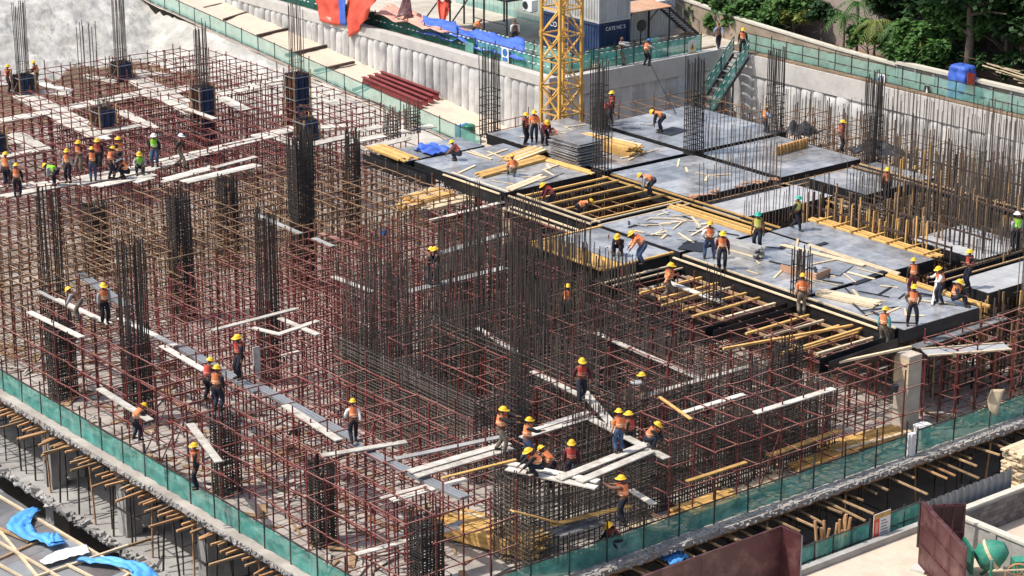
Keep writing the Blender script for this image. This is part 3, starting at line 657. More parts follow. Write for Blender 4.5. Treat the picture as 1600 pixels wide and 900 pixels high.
deck('left plywood deck strewn with yellow planks', 31.1, 37.7, 33.0, 41.5, along='x')
deck('small plywood deck above the black beam side at the left end', 30.7, 36.5, 41.8, 44.4)
deck('white deck strip seen through the bars of the open bay', 38.0, 45.3, 21.7, 24.6, m='ply_white', along='x', z=4.1)
deck('white deck strip left of the white helmeted worker', 42.0, 46.0, 8.4, 13.0, m='ply_white')
deck('white deck strip at the right edge of the picture', 38.2, 50, 4.6, 6.9, m='ply_white', along='x')
deck('dark deck patch below the tan notched beam', 46.4, 52, 20.2, 24.6)
# beam soffits and timbers at deck level
def beam(label, p, q, w=.5, z=3.62, m='ply_side', rails='pale_timber', sides=0.0, name='formwork_trough', soff=None):
    t = thing(name, label, 'beam formwork', (p[0], p[1], z))
    a = MB(); a.bar((p[0], p[1], z), (q[0], q[1], z), w, .05); a.build('soffit_board', M[soff or m], t)
    D = Vector((q[0]-p[0], q[1]-p[1], 0)).normalized(); N = Vector((-D.y, D.x, 0))
    if sides:
        for s in (-1, 1):
            o = N*s*(w/2+.02)
            a = MB(); a.bar(Vector((p[0], p[1], z+sides/2))+o, Vector((q[0], q[1], z+sides/2))+o, .03, sides); a.build('side_board', M[m], t)
    if rails:
        for s in (-1, 1):
            o = N*s*(w/2+.09)
            pbar(t, 'rail', M[rails], Vector((p[0], p[1], z+sides+.03))+o, Vector((q[0], q[1], z+sides+.03))+o, .1, .07)
    return t
beam('black beam trough along the front edge of the long deck', (30.55,3.9), (30.55,18.3), .5, 3.55, sides=.72)
beam('black beam trough under the open joist bay at its left side', (31.15,25.4), (31.15,32.4), .45, 3.6, sides=.66)
beam('second black trough outside the open joist bay', (30.1,25.2), (30.1,31.6), .4, 3.4, sides=.5)
beam('black stub beam reaching from the concrete column into the core', (25.4,3.15), (30.1,3.35), .5, 3.5, sides=.7, rails=None)
beam('black beam trough from the far crossing along the left deck', (31.0,33.0), (31.0,38.2), .45, 3.6, sides=.66)
beam('black beam side below the small left deck', (30.3,38.9), (30.3,45.2), .5, 3.5, sides=.66, rails=None)
beam('dark beam trough between the decks at the two crossings', (38.2,32.72), (52,32.72), .54, 3.95, rails=None)
beam('dark beam trough running back from the second crossing', (45.05,33), (45.05,44), .58, 3.95, rails=None)
beam('dark beam trough in front of the second crossing', (45.1,20), (45.1,32.5), .5, 3.9, rails='old_timber')
beam('beam trough with timber rails along the pale deck', (38.0,18.8), (38.0,32.4), .45, 3.7, rails='board', sides=.5)
beam('beam trough with rusty blocks behind the open bay', (37.9,25.2), (52,25.2), .5, 3.9, rails='old_timber')
beam('beam trough across the middle of the decks', (31.0,25.3), (37.6,25.3), .45, 3.7, sides=.55)
beam('beam trough behind the studs at the far right', (50.2,9), (50.2,24.6), .5, 4.1, m='ply_side', rails='old_timber', sides=.3)
beam('beam trough at the far right between the white strips', (37.6,7.6), (52,7.6), .6, 3.9, m='ply_side', rails='old_timber', sides=.4)
beam('beam trough under the front deck edge with a grey lip', (31.2,3.0), (37.6,3.2), .55, 3.55, sides=0, rails=None, soff='ply')
beam('pale formwork lip beside the concrete column', (31.0,2.2), (34.6,.4), .7, 3.55, rails='pale_timber', soff='ply_white')
beam('grey lip below the shiny deck', (26.2,18.7), (30.9,18.7), .5, 3.55, rails=None, soff='ply')

def timbers(label, lst, m, w=.09, h=.07, name='timber', cat='timber', group=None):
    """one separate piece of sawn timber per entry"""
    for i, (p, q) in enumerate(lst):
        L = label if isinstance(label, str) else label[i]
        o = pbar(None, name, M[m] if isinstance(m, str) else M[m[i]], p, q, w, h); tag(o, L, cat, group)
# open bay joists
timbers(['yellow joist across the open bay, nearest the two crossings', 'yellow joist across the open bay, second from the back', 'yellow joist across the open bay, just left of the bending worker', 'yellow joist across the open bay, right of the bending worker', 'yellow joist across the open bay, second from the front', 'yellow joist across the open bay, nearest the offcut deck'],
        [((31.4, y, 4.26), (37.7, y+jit(.1), 4.26)) for y in (31.9, 31.0, 29.8, 28.5, 27.2, 26.0)], 'board', .12, .1, name='joist', cat='joist')
# joists beside the front deck (the right of the core)
jl = [((1310,566),(1424,542)), ((1222,552),(1395,498)), ((1130,545),(1345,506)), ((1170,500),(1310,492)), ((1130,510),(1260,478)), ((1095,500),(1180,474)), ((1082,495),(1155,475)), ((1033,478),(1114,453)), ((1215,560),(1300,538)), ((1186,545),(1244,523)), ((1130,525),(1215,502))]
for i, (a, c) in enumerate(jl):
    if i not in (0, 1, 2, 6, 7): continue
    o = pbar(None, 'joist', M['board' if i % 4 else 'pale_timber'], W(*a, 4.0), W(*c, 4.0), .13, .1)
    tag(o, ['lowest yellow joist beside the stub beam', 'yellow joist reaching the front deck edge', 'long yellow joist in the middle of the joist bay', 'yellow joist just under the step column', 'short yellow joist left of the step column', 'pale joist between two yellow joists in the bay', 'yellow joist below the worker with khaki trousers, farther one', 'yellow joist lying in front of the worker with khaki trousers', 'broad yellow joist resting low in the joist bay', 'short dull joist end over the rebar knot', 'yellow joist crossing above the rebar knot'][i], 'joist', 'joists beside the front deck')
bay = thing('joist_bay', 'grid of yellow joists on bearers below the front deck edge', 'joists', (26.4, 4.6, 3.6))
for k in range(12):
    y = 4.6+k*1.05+jit(.12); pbar(bay, 'joist', M['board' if k % 3 else 'pale_timber'], (26.2+jit(.5), y, 3.78), (30.2, y+jit(.1), 3.78), .13, .1)
for x in (26.8, 28.4, 30.0): pbar(bay, 'bearer', M['old_timber'], (x, 4.2, 3.66), (x, 17.0, 3.66), .1, .12)
beam('black beam trough from the step column into the core', (24.6,9.7), (30.2,9.9), .5, 3.45, sides=.6, rails=None)
beam('black beam trough below the shiny deck corner', (25.6,17.9), (30.2,17.9), .45, 3.4, sides=.5, rails='pale_timber')
# yellow edge timbers of the decks
EDGE = [((40.45,10.2),(40.45,18.8)), ((40.75,10.0),(40.75,18.9)), ((41.05,10.0),(41.05,18.6)), ((36.45,3.4),(36.45,9.6)), ((36.7,3.3),(36.7,9.7)), ((36.15,18.7),(36.15,25.2)), ((36.5,18.6),(36.5,25.4)), ((36.9,18.8),(36.9,25.3)), ((26.1,18.95),(30.8,18.95)), ((26.1,24.75),(31,24.75)), ((26.05,19),(26.05,24.7))]
en = ['yellow edge timber between the inner deck and the studs', 'middle yellow edge timber before the studs', 'outermost yellow edge timber before the studs', 'inner yellow edge timber of the front deck', 'outer yellow edge timber of the front deck', 'inner yellow edge timber of the offcut deck', 'middle yellow edge timber of the offcut deck', 'outer yellow edge timber of the offcut deck', 'edge timber at the near side of the shiny deck', 'edge timber at the far side of the shiny deck', 'edge timber at the core side of the shiny deck']
for i, (a, c) in enumerate(EDGE):
    tag(pbar(None, 'edge_timber', M['board'], (*a, 4.3+.012*(i % 2)), (*c, 4.3), .16, .09), en[i], 'timber', 'yellow timbers along the deck edges')
# short cross pieces on the yellow edges
for k in range(7):
    y = 10.6+k*1.25
    tag(pbar(None, 'spacer_timber', M['board'], (40.2, y, 4.4), (41.6, y+.05, 4.4), .09, .07), 'short yellow spacer across the edge timbers before the studs, '+['nearest the front', 'second from the front', 'third from the front', 'in the middle', 'third from the back', 'second from the back', 'farthest back'][k], 'timber', 'spacers on the edge timbers')

tb = thing('notched_beam', 'tan notched formwork beam lying before the right pit wall', 'formwork beam', W(1235,236,4.3))
pa = W(1212,238,4.5); pc = W(1262,224,4.5); pbar(tb, 'web', M['tan'], pa, pc, .12, .7)
for k in range(10): q = pa+(pc-pa)*((k+.5)/10); pbar(tb, 'rib', M['board'], q+Vector((-.12,-.12,-.35)), q+Vector((-.12,-.12,.38)), .08)
mm_ = MB(); pb_ = W(1252,203,3.6); mm_.grid(lambda u, v: (pb_.x-1.3+u*2.6, pb_.y-1.0+v*2.0, 3.5+.5*math.sin(u*3.14)*math.sin(v*3.14)+.6*noise.noise(Vector((u*4, v*4, 3)))), 14, 12); tag(mm_.build('black_sheet', M['blackmetal'], smooth=True), 'heaped black sheet near the right pit wall', 'sheet')
mm_ = MB(); pb_ = W(1380,232,3.8); mm_.grid(lambda u, v: (pb_.x-1.0+u*2.0, pb_.y-2+v*4.0, 3.6+.5*math.sin(u*3.14)*math.sin(v*3.14)+.6*noise.noise(Vector((u*4, v*4, 3)))), 14, 12); tag(mm_.build('black_sheet', M['blackmetal'], smooth=True), 'heaped black sheet below the blue figure sign', 'sheet')
scaffold('dark scaffold in the gap before the right pit wall', 53.6, 63.4, 14, 41, M['oldtube'], 3.4, LF[:3], pitch=1.5, nparts=120, miss=.15, top_jit=.7)
scaffold('dark scaffold in the gap behind the rear deck', 46, 60, 42.2, 49.4, M['oldtube'], 3.2, LF[:3], pitch=1.6, nparts=60, miss=.2, top_jit=.6)
RW('loose starter bars before the pale pit wall', (55,24), (55,36), 0, 3.0, .4, .5, 6.2, m='rebar2', th=1.2, horiz=.4)
# ---------------------------------------------------------------- stud walls (wall formwork)
def stud_wall(label, p0, p1, z0, z1, sp=.32, face=False, m='old_timber', mix='board', fr=.25):
    t = thing('stud_formwork', label, 'wall formwork', (p0[0], p0[1], z0))
    D = Vector((p1[0]-p0[0], p1[1]-p0[1], 0)); L = D.length; D.normalize(); N = Vector((D.y, -D.x, 0))
    if N.dot(Vector((FW.x, FW.y, 0))) > 0: N = -N
    if face:
        a = MB(); c = Vector((*p0, 0)); e = Vector((*p1, 0)); a.bar(c+Vector((0,0,(z0+z1)/2)), e+Vector((0,0,(z0+z1)/2)), .03, (z1-z0)*.96); a.build('ply_face', M['brownply'], t)
    s = .1
    while s < L:
        p = Vector((*p0, 0))+D*s+N*(.08+jit(.25)); e = R.uniform(-.9, .7)
        pbar(t, 'stud', M[mix] if R.random() < fr else (M[m] if R.random() < .6 else M['dark_timber']), p+Vector((0,0,z0-R.uniform(0, .8))), p+Vector((jit(.12),jit(.12),z1+e)), R.uniform(.06, .13), .06)
        s += sp*R.uniform(.7, 1.3)
    for z in (z0+.3, z0+.9, (z0+z1)/2, z1-.5):
        c = Vector((*p0, z))+N*.17; pbar(t, 'waler', M['dark_timber'], c, Vector((*p1, z))+N*.17, .07, .09)
    return t
stud_wall('timber stud formwork wall behind the yellow edged deck', (41.6,9.8), (41.6,20), 2.4, 5.2, .3, fr=.5)
stud_wall('timber stud formwork wall right of the front deck', (37.25,3.4), (37.25,9.8), 1.4, 4.2, .3, fr=.5)
stud_wall('timber stud formwork wall facing the front right netting', (36.0,3.3), (58,3.3), .1, 3.9, .33, fr=.2)
stud_wall('inner timber stud wall left of the white helmeted worker', (43.2,8.6), (43.2,19.5), 2.4, 5.6, .36, face=False, fr=.1)
stud_wall('timber stud wall farthest right below the starter bars', (47.2,8.2), (47.2,20.5), 2.4, 5.9, .36, fr=.15)
stud_wall('timber stud wall at the right edge behind the white strip', (41.6,7.9), (53,7.9), 1.2, 4.1, .32, fr=.2)
stud_wall('rear timber stud wall before the right pit wall', (53.6,8), (53.6,24.5), 1.5, 5.2, .36, face=False, fr=.3)
stud_wall('timber stud wall under the white strip at the right edge', (37.6,4.3), (52,4.3), .2, 3.8, .36, fr=.3)

# ================================================================== WHITE BOARDS, PLANKS
def run(label, segs, z=DZ, m='white_board', name='board_run', w=.4, t=.05):
    """boards nailed together into one run; segs: pixel ends and how many boards side by side"""
    p0 = W(segs[0][0], segs[0][1], z); th = thing(name, label, 'boards', (p0.x, p0.y, z))
    for (x1, y1, x2, y2, n) in segs:
        a = W(x1, y1, z); c = W(x2, y2, z); D = (c-a).normalized(); N = Vector((-D.y, D.x, 0))
        for k in range(n):
            o = N*(k-(n-1)/2)*(w+.012); e = jit(.012); sh = D*jit(.25)
            L = (c-a).length; cuts = max(1, round(L/3.6))
            for i in range(cuts):
                p = a+(c-a)*(i/cuts)+o+sh+Vector((0,0,e)); q = a+(c-a)*((i+1)/cuts)+o+sh-D*.015+Vector((0,0,e+jit(.01)))
                pbar(th, 'board', M[m], p, q, w, t)
    return th
run('pale boarded beam running back between the first two column boxes', [(37,148,160,213,4)])
run('pale boarded beam crossing at the second column box on the left', [(0,190,250,140,3)])
run('pale boarded beam running from the rear column box to the blue one', [(205,118,312,178,4)])
run('pale boarded beam crossing behind the blue column box', [(230,152,300,135,3), (335,148,445,126,3)])
run('pale board ring around the middle column box', [(95,190,165,218,2), (140,210,235,192,2), (185,172,238,200,2)])
run('pale board ring at the left picture edge', [(0,246,70,228,2), (20,208,65,235,3)])
run('pale board walk where the crowd of workers stands', [(0,308,125,283,2), (35,292,100,283,2), (110,285,230,262,4), (150,291,240,272,2), (212,283,240,275,2)])
run('pale board patch with a square hole below the supervisor', [(225,266,320,240,2), (255,282,330,262,2), (285,285,400,258,2), (335,262,400,245,1)])
run('pale boards along the gantry behind the white helmets', [(240,258,430,212,1), (245,252,410,213,1)], z=4.35)
run('pale board pad around the black column box by the ramp', [(398,215,460,200,3), (430,212,478,231,2), (455,233,545,212,2), (480,200,540,196,2)])
run('pale boards beside the two short rebar cages', [(545,222,680,196,2), (570,232,640,215,2), (560,205,600,196,2)])
run('single pale board behind the blue column box', [(345,152,385,172,2)], z=4.6)
run('single pale board in front of the tall blue column box', [(281,166,333,185,1)], z=4.6)
run('pale boards stacked loosely beside the rear column box', [(40,140,110,148,2), (60,130,110,142,2), (205,110,262,118,2), (130,118,180,128,2)])
run('pale boards along the ramp fence behind the tall column box', [(480,140,530,165,2), (500,130,560,160,1)])
run('grey gutter boards below the crowd of workers', [(0,292,55,285,1)], z=4.1)

PL = [  # label, x1,y1,x2,y2, width, z, material
 ('white plank lying left of the first rebar column', 45,487,128,527,.32,3.95,'white_board'),
 ('white plank under the feet of the two left workers', 88,467,172,506,.3,3.95,'white_board'),
 ('white plank leading to the tall left rebar column', 187,497,275,540,.3,3.95,'white_board'),
 ('white plank in front of the pair of workers on the walkway', 253,540,320,579,.32,3.95,'white_board'),
 ('white crossed plank nearest the top of the cross', 332,516,463,482,.28,3.95,'white_board'),
 ('white crossed plank running down to the right', 437,497,497,523,.3,4.0,'white_board'),
 ('white crossed plank running up to the right', 433,523,497,501,.3,4.05,'white_board'),
 ('short white plank joining the crossed planks', 395,512,440,523,.28,3.98,'white_board'),
 ('short white plank below the crossed planks', 442,556,468,549,.3,3.6,'white_board'),
 ('white plank behind the worker bending by the netting', 155,607,235,657,.34,3.5,'white_board'),
 ('white plank slanting above the worker at the netting', 297,662,342,722,.34,3.2,'white_board'),
 ('white plank above the front left rebar column', 445,633,530,688,.36,3.95,'white_board'),
 ('white plank crossing in front of the lone worker', 503,712,635,690,.34,3.95,'white_board'),
 ('broad white plank under the worker with outstretched arms', 640,737,795,692,.4,3.95,'white_board'),
 ('second broad white plank under the worker with outstretched arms', 650,744,800,700,.36,3.97,'white_board'),
 ('grey plank parallel behind the broad white planks', 618,717,790,681,.3,3.9,'lowslab'),
 ('white plank ending left of the grey walkway', 595,778,672,759,.36,3.7,'white_board'),
 ('white plank passing under the grey walkway', 612,782,728,748,.34,3.7,'white_board'),
 ('yellow beam beside the broad white planks', 690,747,806,718,.14,4.0,'board'),
 ('white plank low down beside the front rebar column', 557,866,716,823,.3,2.0,'white_board'),
 ('short grey plank at the foot of the timber heap', 680,833,722,815,.3,2.0,'lowslab'),
 ('white plank at the rim of the crew pit, inner one', 792,723,935,752,.36,3.92,'white_board'),
 ('white plank at the rim of the crew pit, outer one', 792,732,932,762,.36,3.92,'white_board'),
 ('broad white plank along the near rim of the crew pit', 872,748,1012,693,.42,4.0,'white_board'),
 ('second white plank along the near rim of the crew pit', 905,752,1018,704,.4,4.0,'white_board'),
 ('white plank at the right rim of the crew pit', 925,655,1042,716,.36,3.92,'white_board'),
 ('white plank walked on by the red vested worker', 912,612,968,676,.4,3.85,'white_board'),
 ('long white plank seen through bars left of the red vested worker', 832,580,925,627,.3,3.8,'white_board'),
 ('white plank seen through bars behind the crew pit', 815,684,928,650,.34,3.8,'white_board'),
 ('second white plank seen through bars behind the crew pit', 830,672,920,644,.34,3.6,'white_board'),
 ('long white plank through bars below the khaki worker', 930,520,1095,592,.3,3.7,'white_board'),
 ('white plank seen through bars in the right of the core', 1015,616,1172,572,.3,3.8,'white_board'),
 ('white plank seen through bars right of the crouching worker', 1062,646,1162,616,.3,3.8,'white_board'),
 ('clear white plank on the front right scaffold', 1180,645,1303,607,.34,3.9,'white_board'),
 ('white plank next to the worker in khaki trousers', 1042,440,1128,472,.34,4.0,'white_board'),
 ('white rail plank under the long deck edge', 1165,453,1242,476,.16,3.4,'pale_timber'),
 ('short yellow plank right of the crew pit', 1030,620,1080,655,.14,4.0,'board'),
 ('pale plank among the dark bars left of the core', 520,432,583,456,.3,3.9,'white_board'),
 ('pale plank among the dark bars behind the tallest column', 745,512,808,551,.3,3.8,'white_board'),
 ('yellow plank tied to the front right scaffold', 1073,752,1166,722,.2,2.2,'board'),
 ('yellow board at the foot of the crew pit, left one', 800,798,878,818,.26,1.3,'board'),
 ('yellow board at the foot of the crew pit, right one', 862,820,985,790,.26,1.35,'board'),
 ('dark plywood offcut at the foot of the crew pit', 866,833,935,812,.9,1.2,'ply'),
 ('white plank standing at the lower worker of the crew pit', 985,765,1022,788,.3,2.2,'white_board'),
 ('white plank hanging out from the rear boards', 60,455,130,490,.2,3.9,'lowslab'),
 ('long tan board on the front right scaffold', 1200,712,1312,672,.3,1.2,'board'),
 ('grey plank by the two dark clothed workers, upper one', 690,395,790,365,.5,3.9,'lowslab'),
 ('grey plank by the two dark clothed workers, lower one', 640,455,790,418,.5,3.9,'lowslab'),
 ('dim pale plank behind the wide dark rebar column', 400,335,470,365,.3,3.9,'lowslab'),
 ('dim pale plank right of the wide dark rebar column', 490,372,520,385,.3,3.9,'lowslab'),
 ('dim red plank behind the tall cross column', 500,365,560,382,.3,3.4,'redtube'),
 ('pale plank at the end of the black troughs', 670,345,800,312,.3,3.7,'white_board'),
]
for (lb, x1, y1, x2, y2, wd, z, m) in PL:
    p = W(x1, y1, z); q = W(x2, y2, z+jit(.03))
    if 'foot of the crew pit' in lb: p = WY(x1, y1, .72); q = WY(x2, y2, .72)
    tag(pbar(None, 'plank', M[m], p, q, wd, .05), lb, 'plank')
# grey metal walkway of twin channels
for i, (x1, y1, x2, y2, lb) in enumerate([(125,428,200,480,'grey metal walkway beam behind the two left workers'), (280,541,402,612,'grey metal walkway beam beside the pair of workers'), (400,602,560,690,'grey metal walkway beam under the lone worker'), (548,694,726,778,'grey metal walkway beam ending over the timber heap')]):
    p = W(x1, y1, 3.75); q = W(x2, y2, 3.75); t = thing('walkway_beam', lb, 'metal beam', p, 'grey walkway beams')
    D = (q-p).normalized(); N = Vector((-D.y, D.x, 0))
    for s in (-.16, 0, .16): pbar(t, 'channel', M['greysheet'], p+N*s, q+N*s, .13, .12)
# stacks of timber
def stack(label, c, D, L, n, rows, m='board', w=.2, t=.06, cat='timber stack', name='timber_stack', jx=.25, group=None):
    D = Vector(D).normalized(); N = Vector((-D.y, D.x, 0)); c = Vector(c)
    th = thing(name, label, cat, c, group)
    for r in range(rows):
        for k in range(n):
            o = N*(k-(n-1)/2)*(w+.015)+Vector((0,0,t/2+r*(t+.004))); s = D*jit(jx); l = L*R.uniform(.9, 1.02)
            pbar(th, 'plank', M[m] if R.random() > .12 else M['pale_timber'], c+o+s-D*l/2, c+o+s+D*l/2+N*jit(.02), w, t)
    return th
X_, Y_ = Vector((1,0,0)), Vector((0,1,0))
stack('heap of yellow boards in front of the crew pit', W(768,842,.2), (.35,-1,0), 4.4, 8, 9, w=.22, jx=.5)
stack('stack of long yellow planks on the rear deck', (41.7,36.6,DZ+.01), (-.15,1,0), 4.4, 6, 6, w=.2, t=.09)
stack('yellow planks leaning together in the left deck centre', W(800,262,DZ+.02), (1,.14,0), 5.6, 4, 2, w=.2, t=.07)
stack('shorter yellow planks near the stack of sheets', W(820,242,DZ+.05), (1,.3,0), 3.2, 6, 2, w=.2, t=.07)
stack('pair of long yellow planks pointing at the first crossing', W(878,257,DZ+.02), (.05,-1,0), 5.0, 2, 1, w=.25, t=.07)
stack('pale planks near the edge of the left deck', W(822,286,DZ+.02), (1,.3,0), 3.6, 3, 1, m='pale_timber', w=.2)
stack('pale sawn timber stack in the gap beyond the beam trough', W(672,308,3.5), (1,.1,0), 2.8, 8, 3, w=.2, t=.07)
stack('yellow joists laid side by side at the left deck end', W(612,240,DZ), (.06,1,0), 3.8, 9, 1, w=.12, t=.1, m='board')
stack('pale planks by the trough left of the open bay', W(700,318,3.4), (1,.05,0), 3.0, 5, 2, m='pale_timber')
stack('grey stacked formwork ledgers on the long deck', W(1155,396,DZ+.02), (.1,-1,0), 2.6, 6, 6, m='lowslab', w=.14, t=.09)
stack('bundle of pale boards at the step of the decks', W(1322,467,DZ+.02), (.25,-1,0), 3.2, 5, 2, m='pale_timber', w=.18, t=.05)
stack('long pale boards across the long deck', W(1330,405,DZ+.02), (.0,1,0), 6.2, 2, 1, m='pale_timber', w=.18, t=.05)
stack('second set of long pale boards on the long deck', W(1290,400,DZ+.03), (-.15,1,0), 5.6, 2, 1, m='pale_timber', w=.15, t=.05)
stack('yellow planks stored low in the front right scaffold', W(1105,795,.25), (1,.05,0), 3.2, 5, 5, w=.22)
stack('tan planks stored low at the right of the front scaffold', W(1350,690,.2), (1,-.1,0), 4.5, 5, 3, w=.22)
stack('pale planks along the foot of the right scaffold', W(1180,765,.15), (1,.05,0), 3.6, 4, 2, m='pale_timber', w=.22)
stack('tan boards heaped beside the concrete column', W(1290,715,.2), (1,.02,0), 4.2, 4, 2, m='board', w=.2)
stack('yellow beams resting on the rear left shoring', W(655,322,3.2), (1,.05,0), 2.6, 6, 3, w=.14, t=.1)
# stack of plywood sheets
t = thing('plywood_stack', 'tall stack of grey plywood sheets near the first crossing', 'plywood stack', W(900,258,DZ))
c0 = W(900,258,DZ)
for k in range(16):
    a = MB(); a.obox((c0.x+jit(.08)+.7, c0.y+jit(.1)+.8, DZ+.03+k*.085), (1.9, 2.6, .03), jit(.06), jit(.012), jit(.012)); a.build('sheet', M['ply'], t)
# loose sheets and offcuts
OFF = [(1012,190,1.6,1.1,.5,'ply','pale plywood sheet held by the bending worker on the rear deck'), (1050,205,1.8,1.2,.2,'ply_side','dark sheet painted in as the shadow at the feet of the worker on the rear deck'), (985,195,1.6,1.2,.9,'ply','loose plywood sheet left of the worker on the rear deck'),  # the dark sheet stands in for the bending worker's cast shadow
       (1085,385,1.6,1.3,.5,'ply_side','black plywood sheet on edge before the worker with hands on hips'), (845,222,2.4,1.2,.4,'ply','loose plywood sheet left of the stacked sheets'), (850,275,2.4,1.2,.3,'ply','loose plywood sheet in front of the yellow planks'), (905,222,2.0,1.6,.1,'ply','top loose sheet behind the stacked sheets'),
       (1260,392,1.8,1.2,.1,'ply','loose plywood sheet near the long pale boards'), (1305,420,2.0,1.2,.4,'ply','loose plywood sheet below the long pale boards'), (1345,440,1.2,.35,.1,'ply_side','black strip offcut near the deck step'), (1372,428,1.5,.35,.1,'ply_side','black strip offcut at the beam junction'), (1283,382,.9,.3,.1,'ply_side','small black strip on the inner deck'), (1225,385,.9,.3,.4,'ply_side','small black strip near the green helmeted worker')]
for i, (x, y, a, c, rz, m, lb) in enumerate(OFF):
    p = W(x, y, DZ+.03); b = MB(); b.obox((p.x, p.y, p.z+.01), (a, c, .02), rz, jit(.02), jit(.02)); tag(b.build('plywood_offcut', M[m]), lb, 'plywood')
t = thing('bent_board', 'rusty brown bent board standing on the long deck', 'board', W(1255,430,DZ))
a = W(1220,418,DZ+.2); c = W(1275,433,DZ+.2); e = W(1297,424,DZ+.2)
pbar(t, 'long_side', M['brownroof'], a, c, .04, .35); pbar(t, 'short_side', M['brownroof'], c, e, .04, .35)
# scattered sticks on the decks
def scatter(label, x0, x1, y0, y1, n, m, Lr=(.6, 2.0), z=DZ+.03, group=None, cat='offcut'):
    for i in range(n):
        x = R.uniform(x0, x1); y = R.uniform(y0, y1); a = R.uniform(0, 3.14); l = R.uniform(*Lr)/2
        p = (x-math.cos(a)*l, y-math.sin(a)*l, z+i*.0015); q = (x+math.cos(a)*l, y+math.sin(a)*l, z+i*.0015+R.uniform(0, .03))
        tag(pbar(None, 'offcut', M[m], p, q, R.uniform(.05, .16), .03), label, cat, group)
scatter('loose pale offcut lying on the littered middle deck', 31.8, 35.5, 19.3, 24.6, 16, 'pale_timber', group='pale offcuts on the middle deck')
scatter('loose dark offcut lying on the littered middle deck', 31.8, 35.5, 19.3, 24.6, 10, 'ply_side', (.5, 1.4), group='dark offcuts on the middle deck')
scatter('loose grey sheet offcut lying on the littered middle deck', 31.8, 35.5, 19.3, 24.6, 10, 'ply_white', (.4, .9), group='grey offcuts on the middle deck')
scatter('loose pale stick lying on the front deck', 31.4, 35.8, 3.9, 9.0, 9, 'pale_timber', group='sticks on the front deck')
scatter('loose dark strip lying on the front deck', 31.4, 35.8, 3.9, 9.0, 10, 'ply_side', (.6, 2.2), group='dark strips on the front deck')
scatter('loose pale stick lying on the long deck', 31.4, 36.8, 10.2, 18.0, 14, 'pale_timber', group='sticks on the long deck')
scatter('loose dark strip lying on the long deck', 31.4, 36.8, 10.2, 18.0, 10, 'ply_side', (.5, 1.6), group='dark strips on the long deck')
scatter('loose pale stick lying on the left deck', 31.4, 37.2, 33.6, 41, 16, 'pale_timber', (.8, 2.6), group='sticks on the left deck')
scatter('loose pale stick lying on the rear deck', 39, 44.4, 33.8, 43.5, 12, 'pale_timber', (.6, 2.0), group='sticks on the rear deck')
scatter('short pale stick lying on the plain pale deck', 39, 44.4, 26.4, 32, 6, 'pale_timber', (.8, 1.6), group='sticks on the plain deck')
scatter('rusty brown block lying along the brown beam', 38.2, 44.8, 25.35, 26.0, 22, 'brownroof', (.4, .7), DZ+.05, group='rusty blocks along the beam', cat='block')
for nm, m, x0, x1, y0, y1, n, z in (('slab_litter', 'old_timber', .8, 9.2, 1.2, 40, 160, .03), ('slab_rubble', 'white_board', .8, 9.4, 1.2, 40, 200, .05), ('scaffold_litter', 'pale_timber', 13.5, 56, .6, 2.6, 200, .03)):
    mb = MB()
    for i in range(n):
        x = R.uniform(x0, x1); y = R.uniform(y0, y1); a = R.uniform(0, 3.14); l = R.uniform(.2, 1.1); d = Vector((math.cos(a), math.sin(a), 0))*l
        mb.bar(Vector((x, y, z))-d, Vector((x, y, z+R.uniform(0, .12)))+d, R.uniform(.06, .3), .04)
    o = mb.build(nm, M[m], None, 'stuff'); o['label'] = {'slab_litter': 'dark timber litter strewn over the slab under the left scaffold', 'slab_rubble': 'pale scraps strewn over the slab under the left scaffold', 'scaffold_litter': 'pale timber scraps under the front right scaffold'}[nm]; o['category'] = 'litter'

# ================================================================== COLUMN FORMWORK BOXES
def column_box(label, x, y, z0, z1, s=.95, bars=3.2, pale=False, nb=5):
    t = thing('column_formwork', label, 'column formwork', (x, y, z0)); h = s/2
    for k, (dx, dy, m) in enumerate(((-1, 0, 'brownply'), (0, -1, 'blueply'), (1, 0, 'brownply'), (0, 1, 'blueply'))):
        a = MB(); cx = x+dx*h; cy = y+dy*h
        a.obox((cx, cy, (z0+z1)/2), ((.04 if dx else s), (.04 if dy else s-.04), z1-z0)); pn = a.build('panel', M[m], t)
        for j in range(5):
            f = -.42+.21*j
            px = cx+dx*.05+(0 if dx else f*s); py = cy+dy*.05+(0 if dy else f*s)
            pbar(pn, 'batten', M['ply_side'] if j % 2 else M[m], (px, py, z0), (px, py, z1+.02), .06, .06)
    nz = max(2, int((z1-z0)/.75)+1)
    for i in range(nz):
        z = z0+.25+(z1-z0-.4)*i/max(1, nz-1); e = h+.1
        for (a0, a1) in (((-e-.1, -e), (e+.1, -e)), ((-e, -e-.1), (-e, e+.1)), ((e, -e-.1), (e, e+.1)), ((-e-.1, e), (e+.1, e))):
            pbar(t, 'clamp', M['greysheet'], (x+a0[0], y+a0[1], z), (x+a1[0], y+a1[1], z+.01), .05, .05)
    for k in range(4):
        sx = [-1, 1, -1, 1][k]; pbar(t, 'corner_timber', M['board' if k % 2 else 'old_timber'], (x+sx*(h+.08), y+(h+.08)*(-1 if k < 2 else 1), z0-.1), (x+sx*(h+.08), y+(h+.08)*(-1 if k < 2 else 1), z1+R.uniform(0, .4)), .07)
    for k in range(4):
        a = k*1.57+.4; pbar(t, 'brace', M['darktube'], (x+math.cos(a)*(h+.1), y+math.sin(a)*(h+.1), z0+(z1-z0)*.7), (x+math.cos(a)*(h+1.0), y+math.sin(a)*(h+1.0), z0-.05), .05)
    a = MB(); cage(a, x, y, z1-.5, z1+bars, s*.62, s*.62, nb, .033, .6, z1+.8); a.build('upright_bars', M['rebar2' if pale else 'rebar'], t, 'stuff')
    return t
column_box('column box between two workers at the far left, bars above', 21.4, 71.3, 4.15, 5.5, bars=4.6, nb=5)
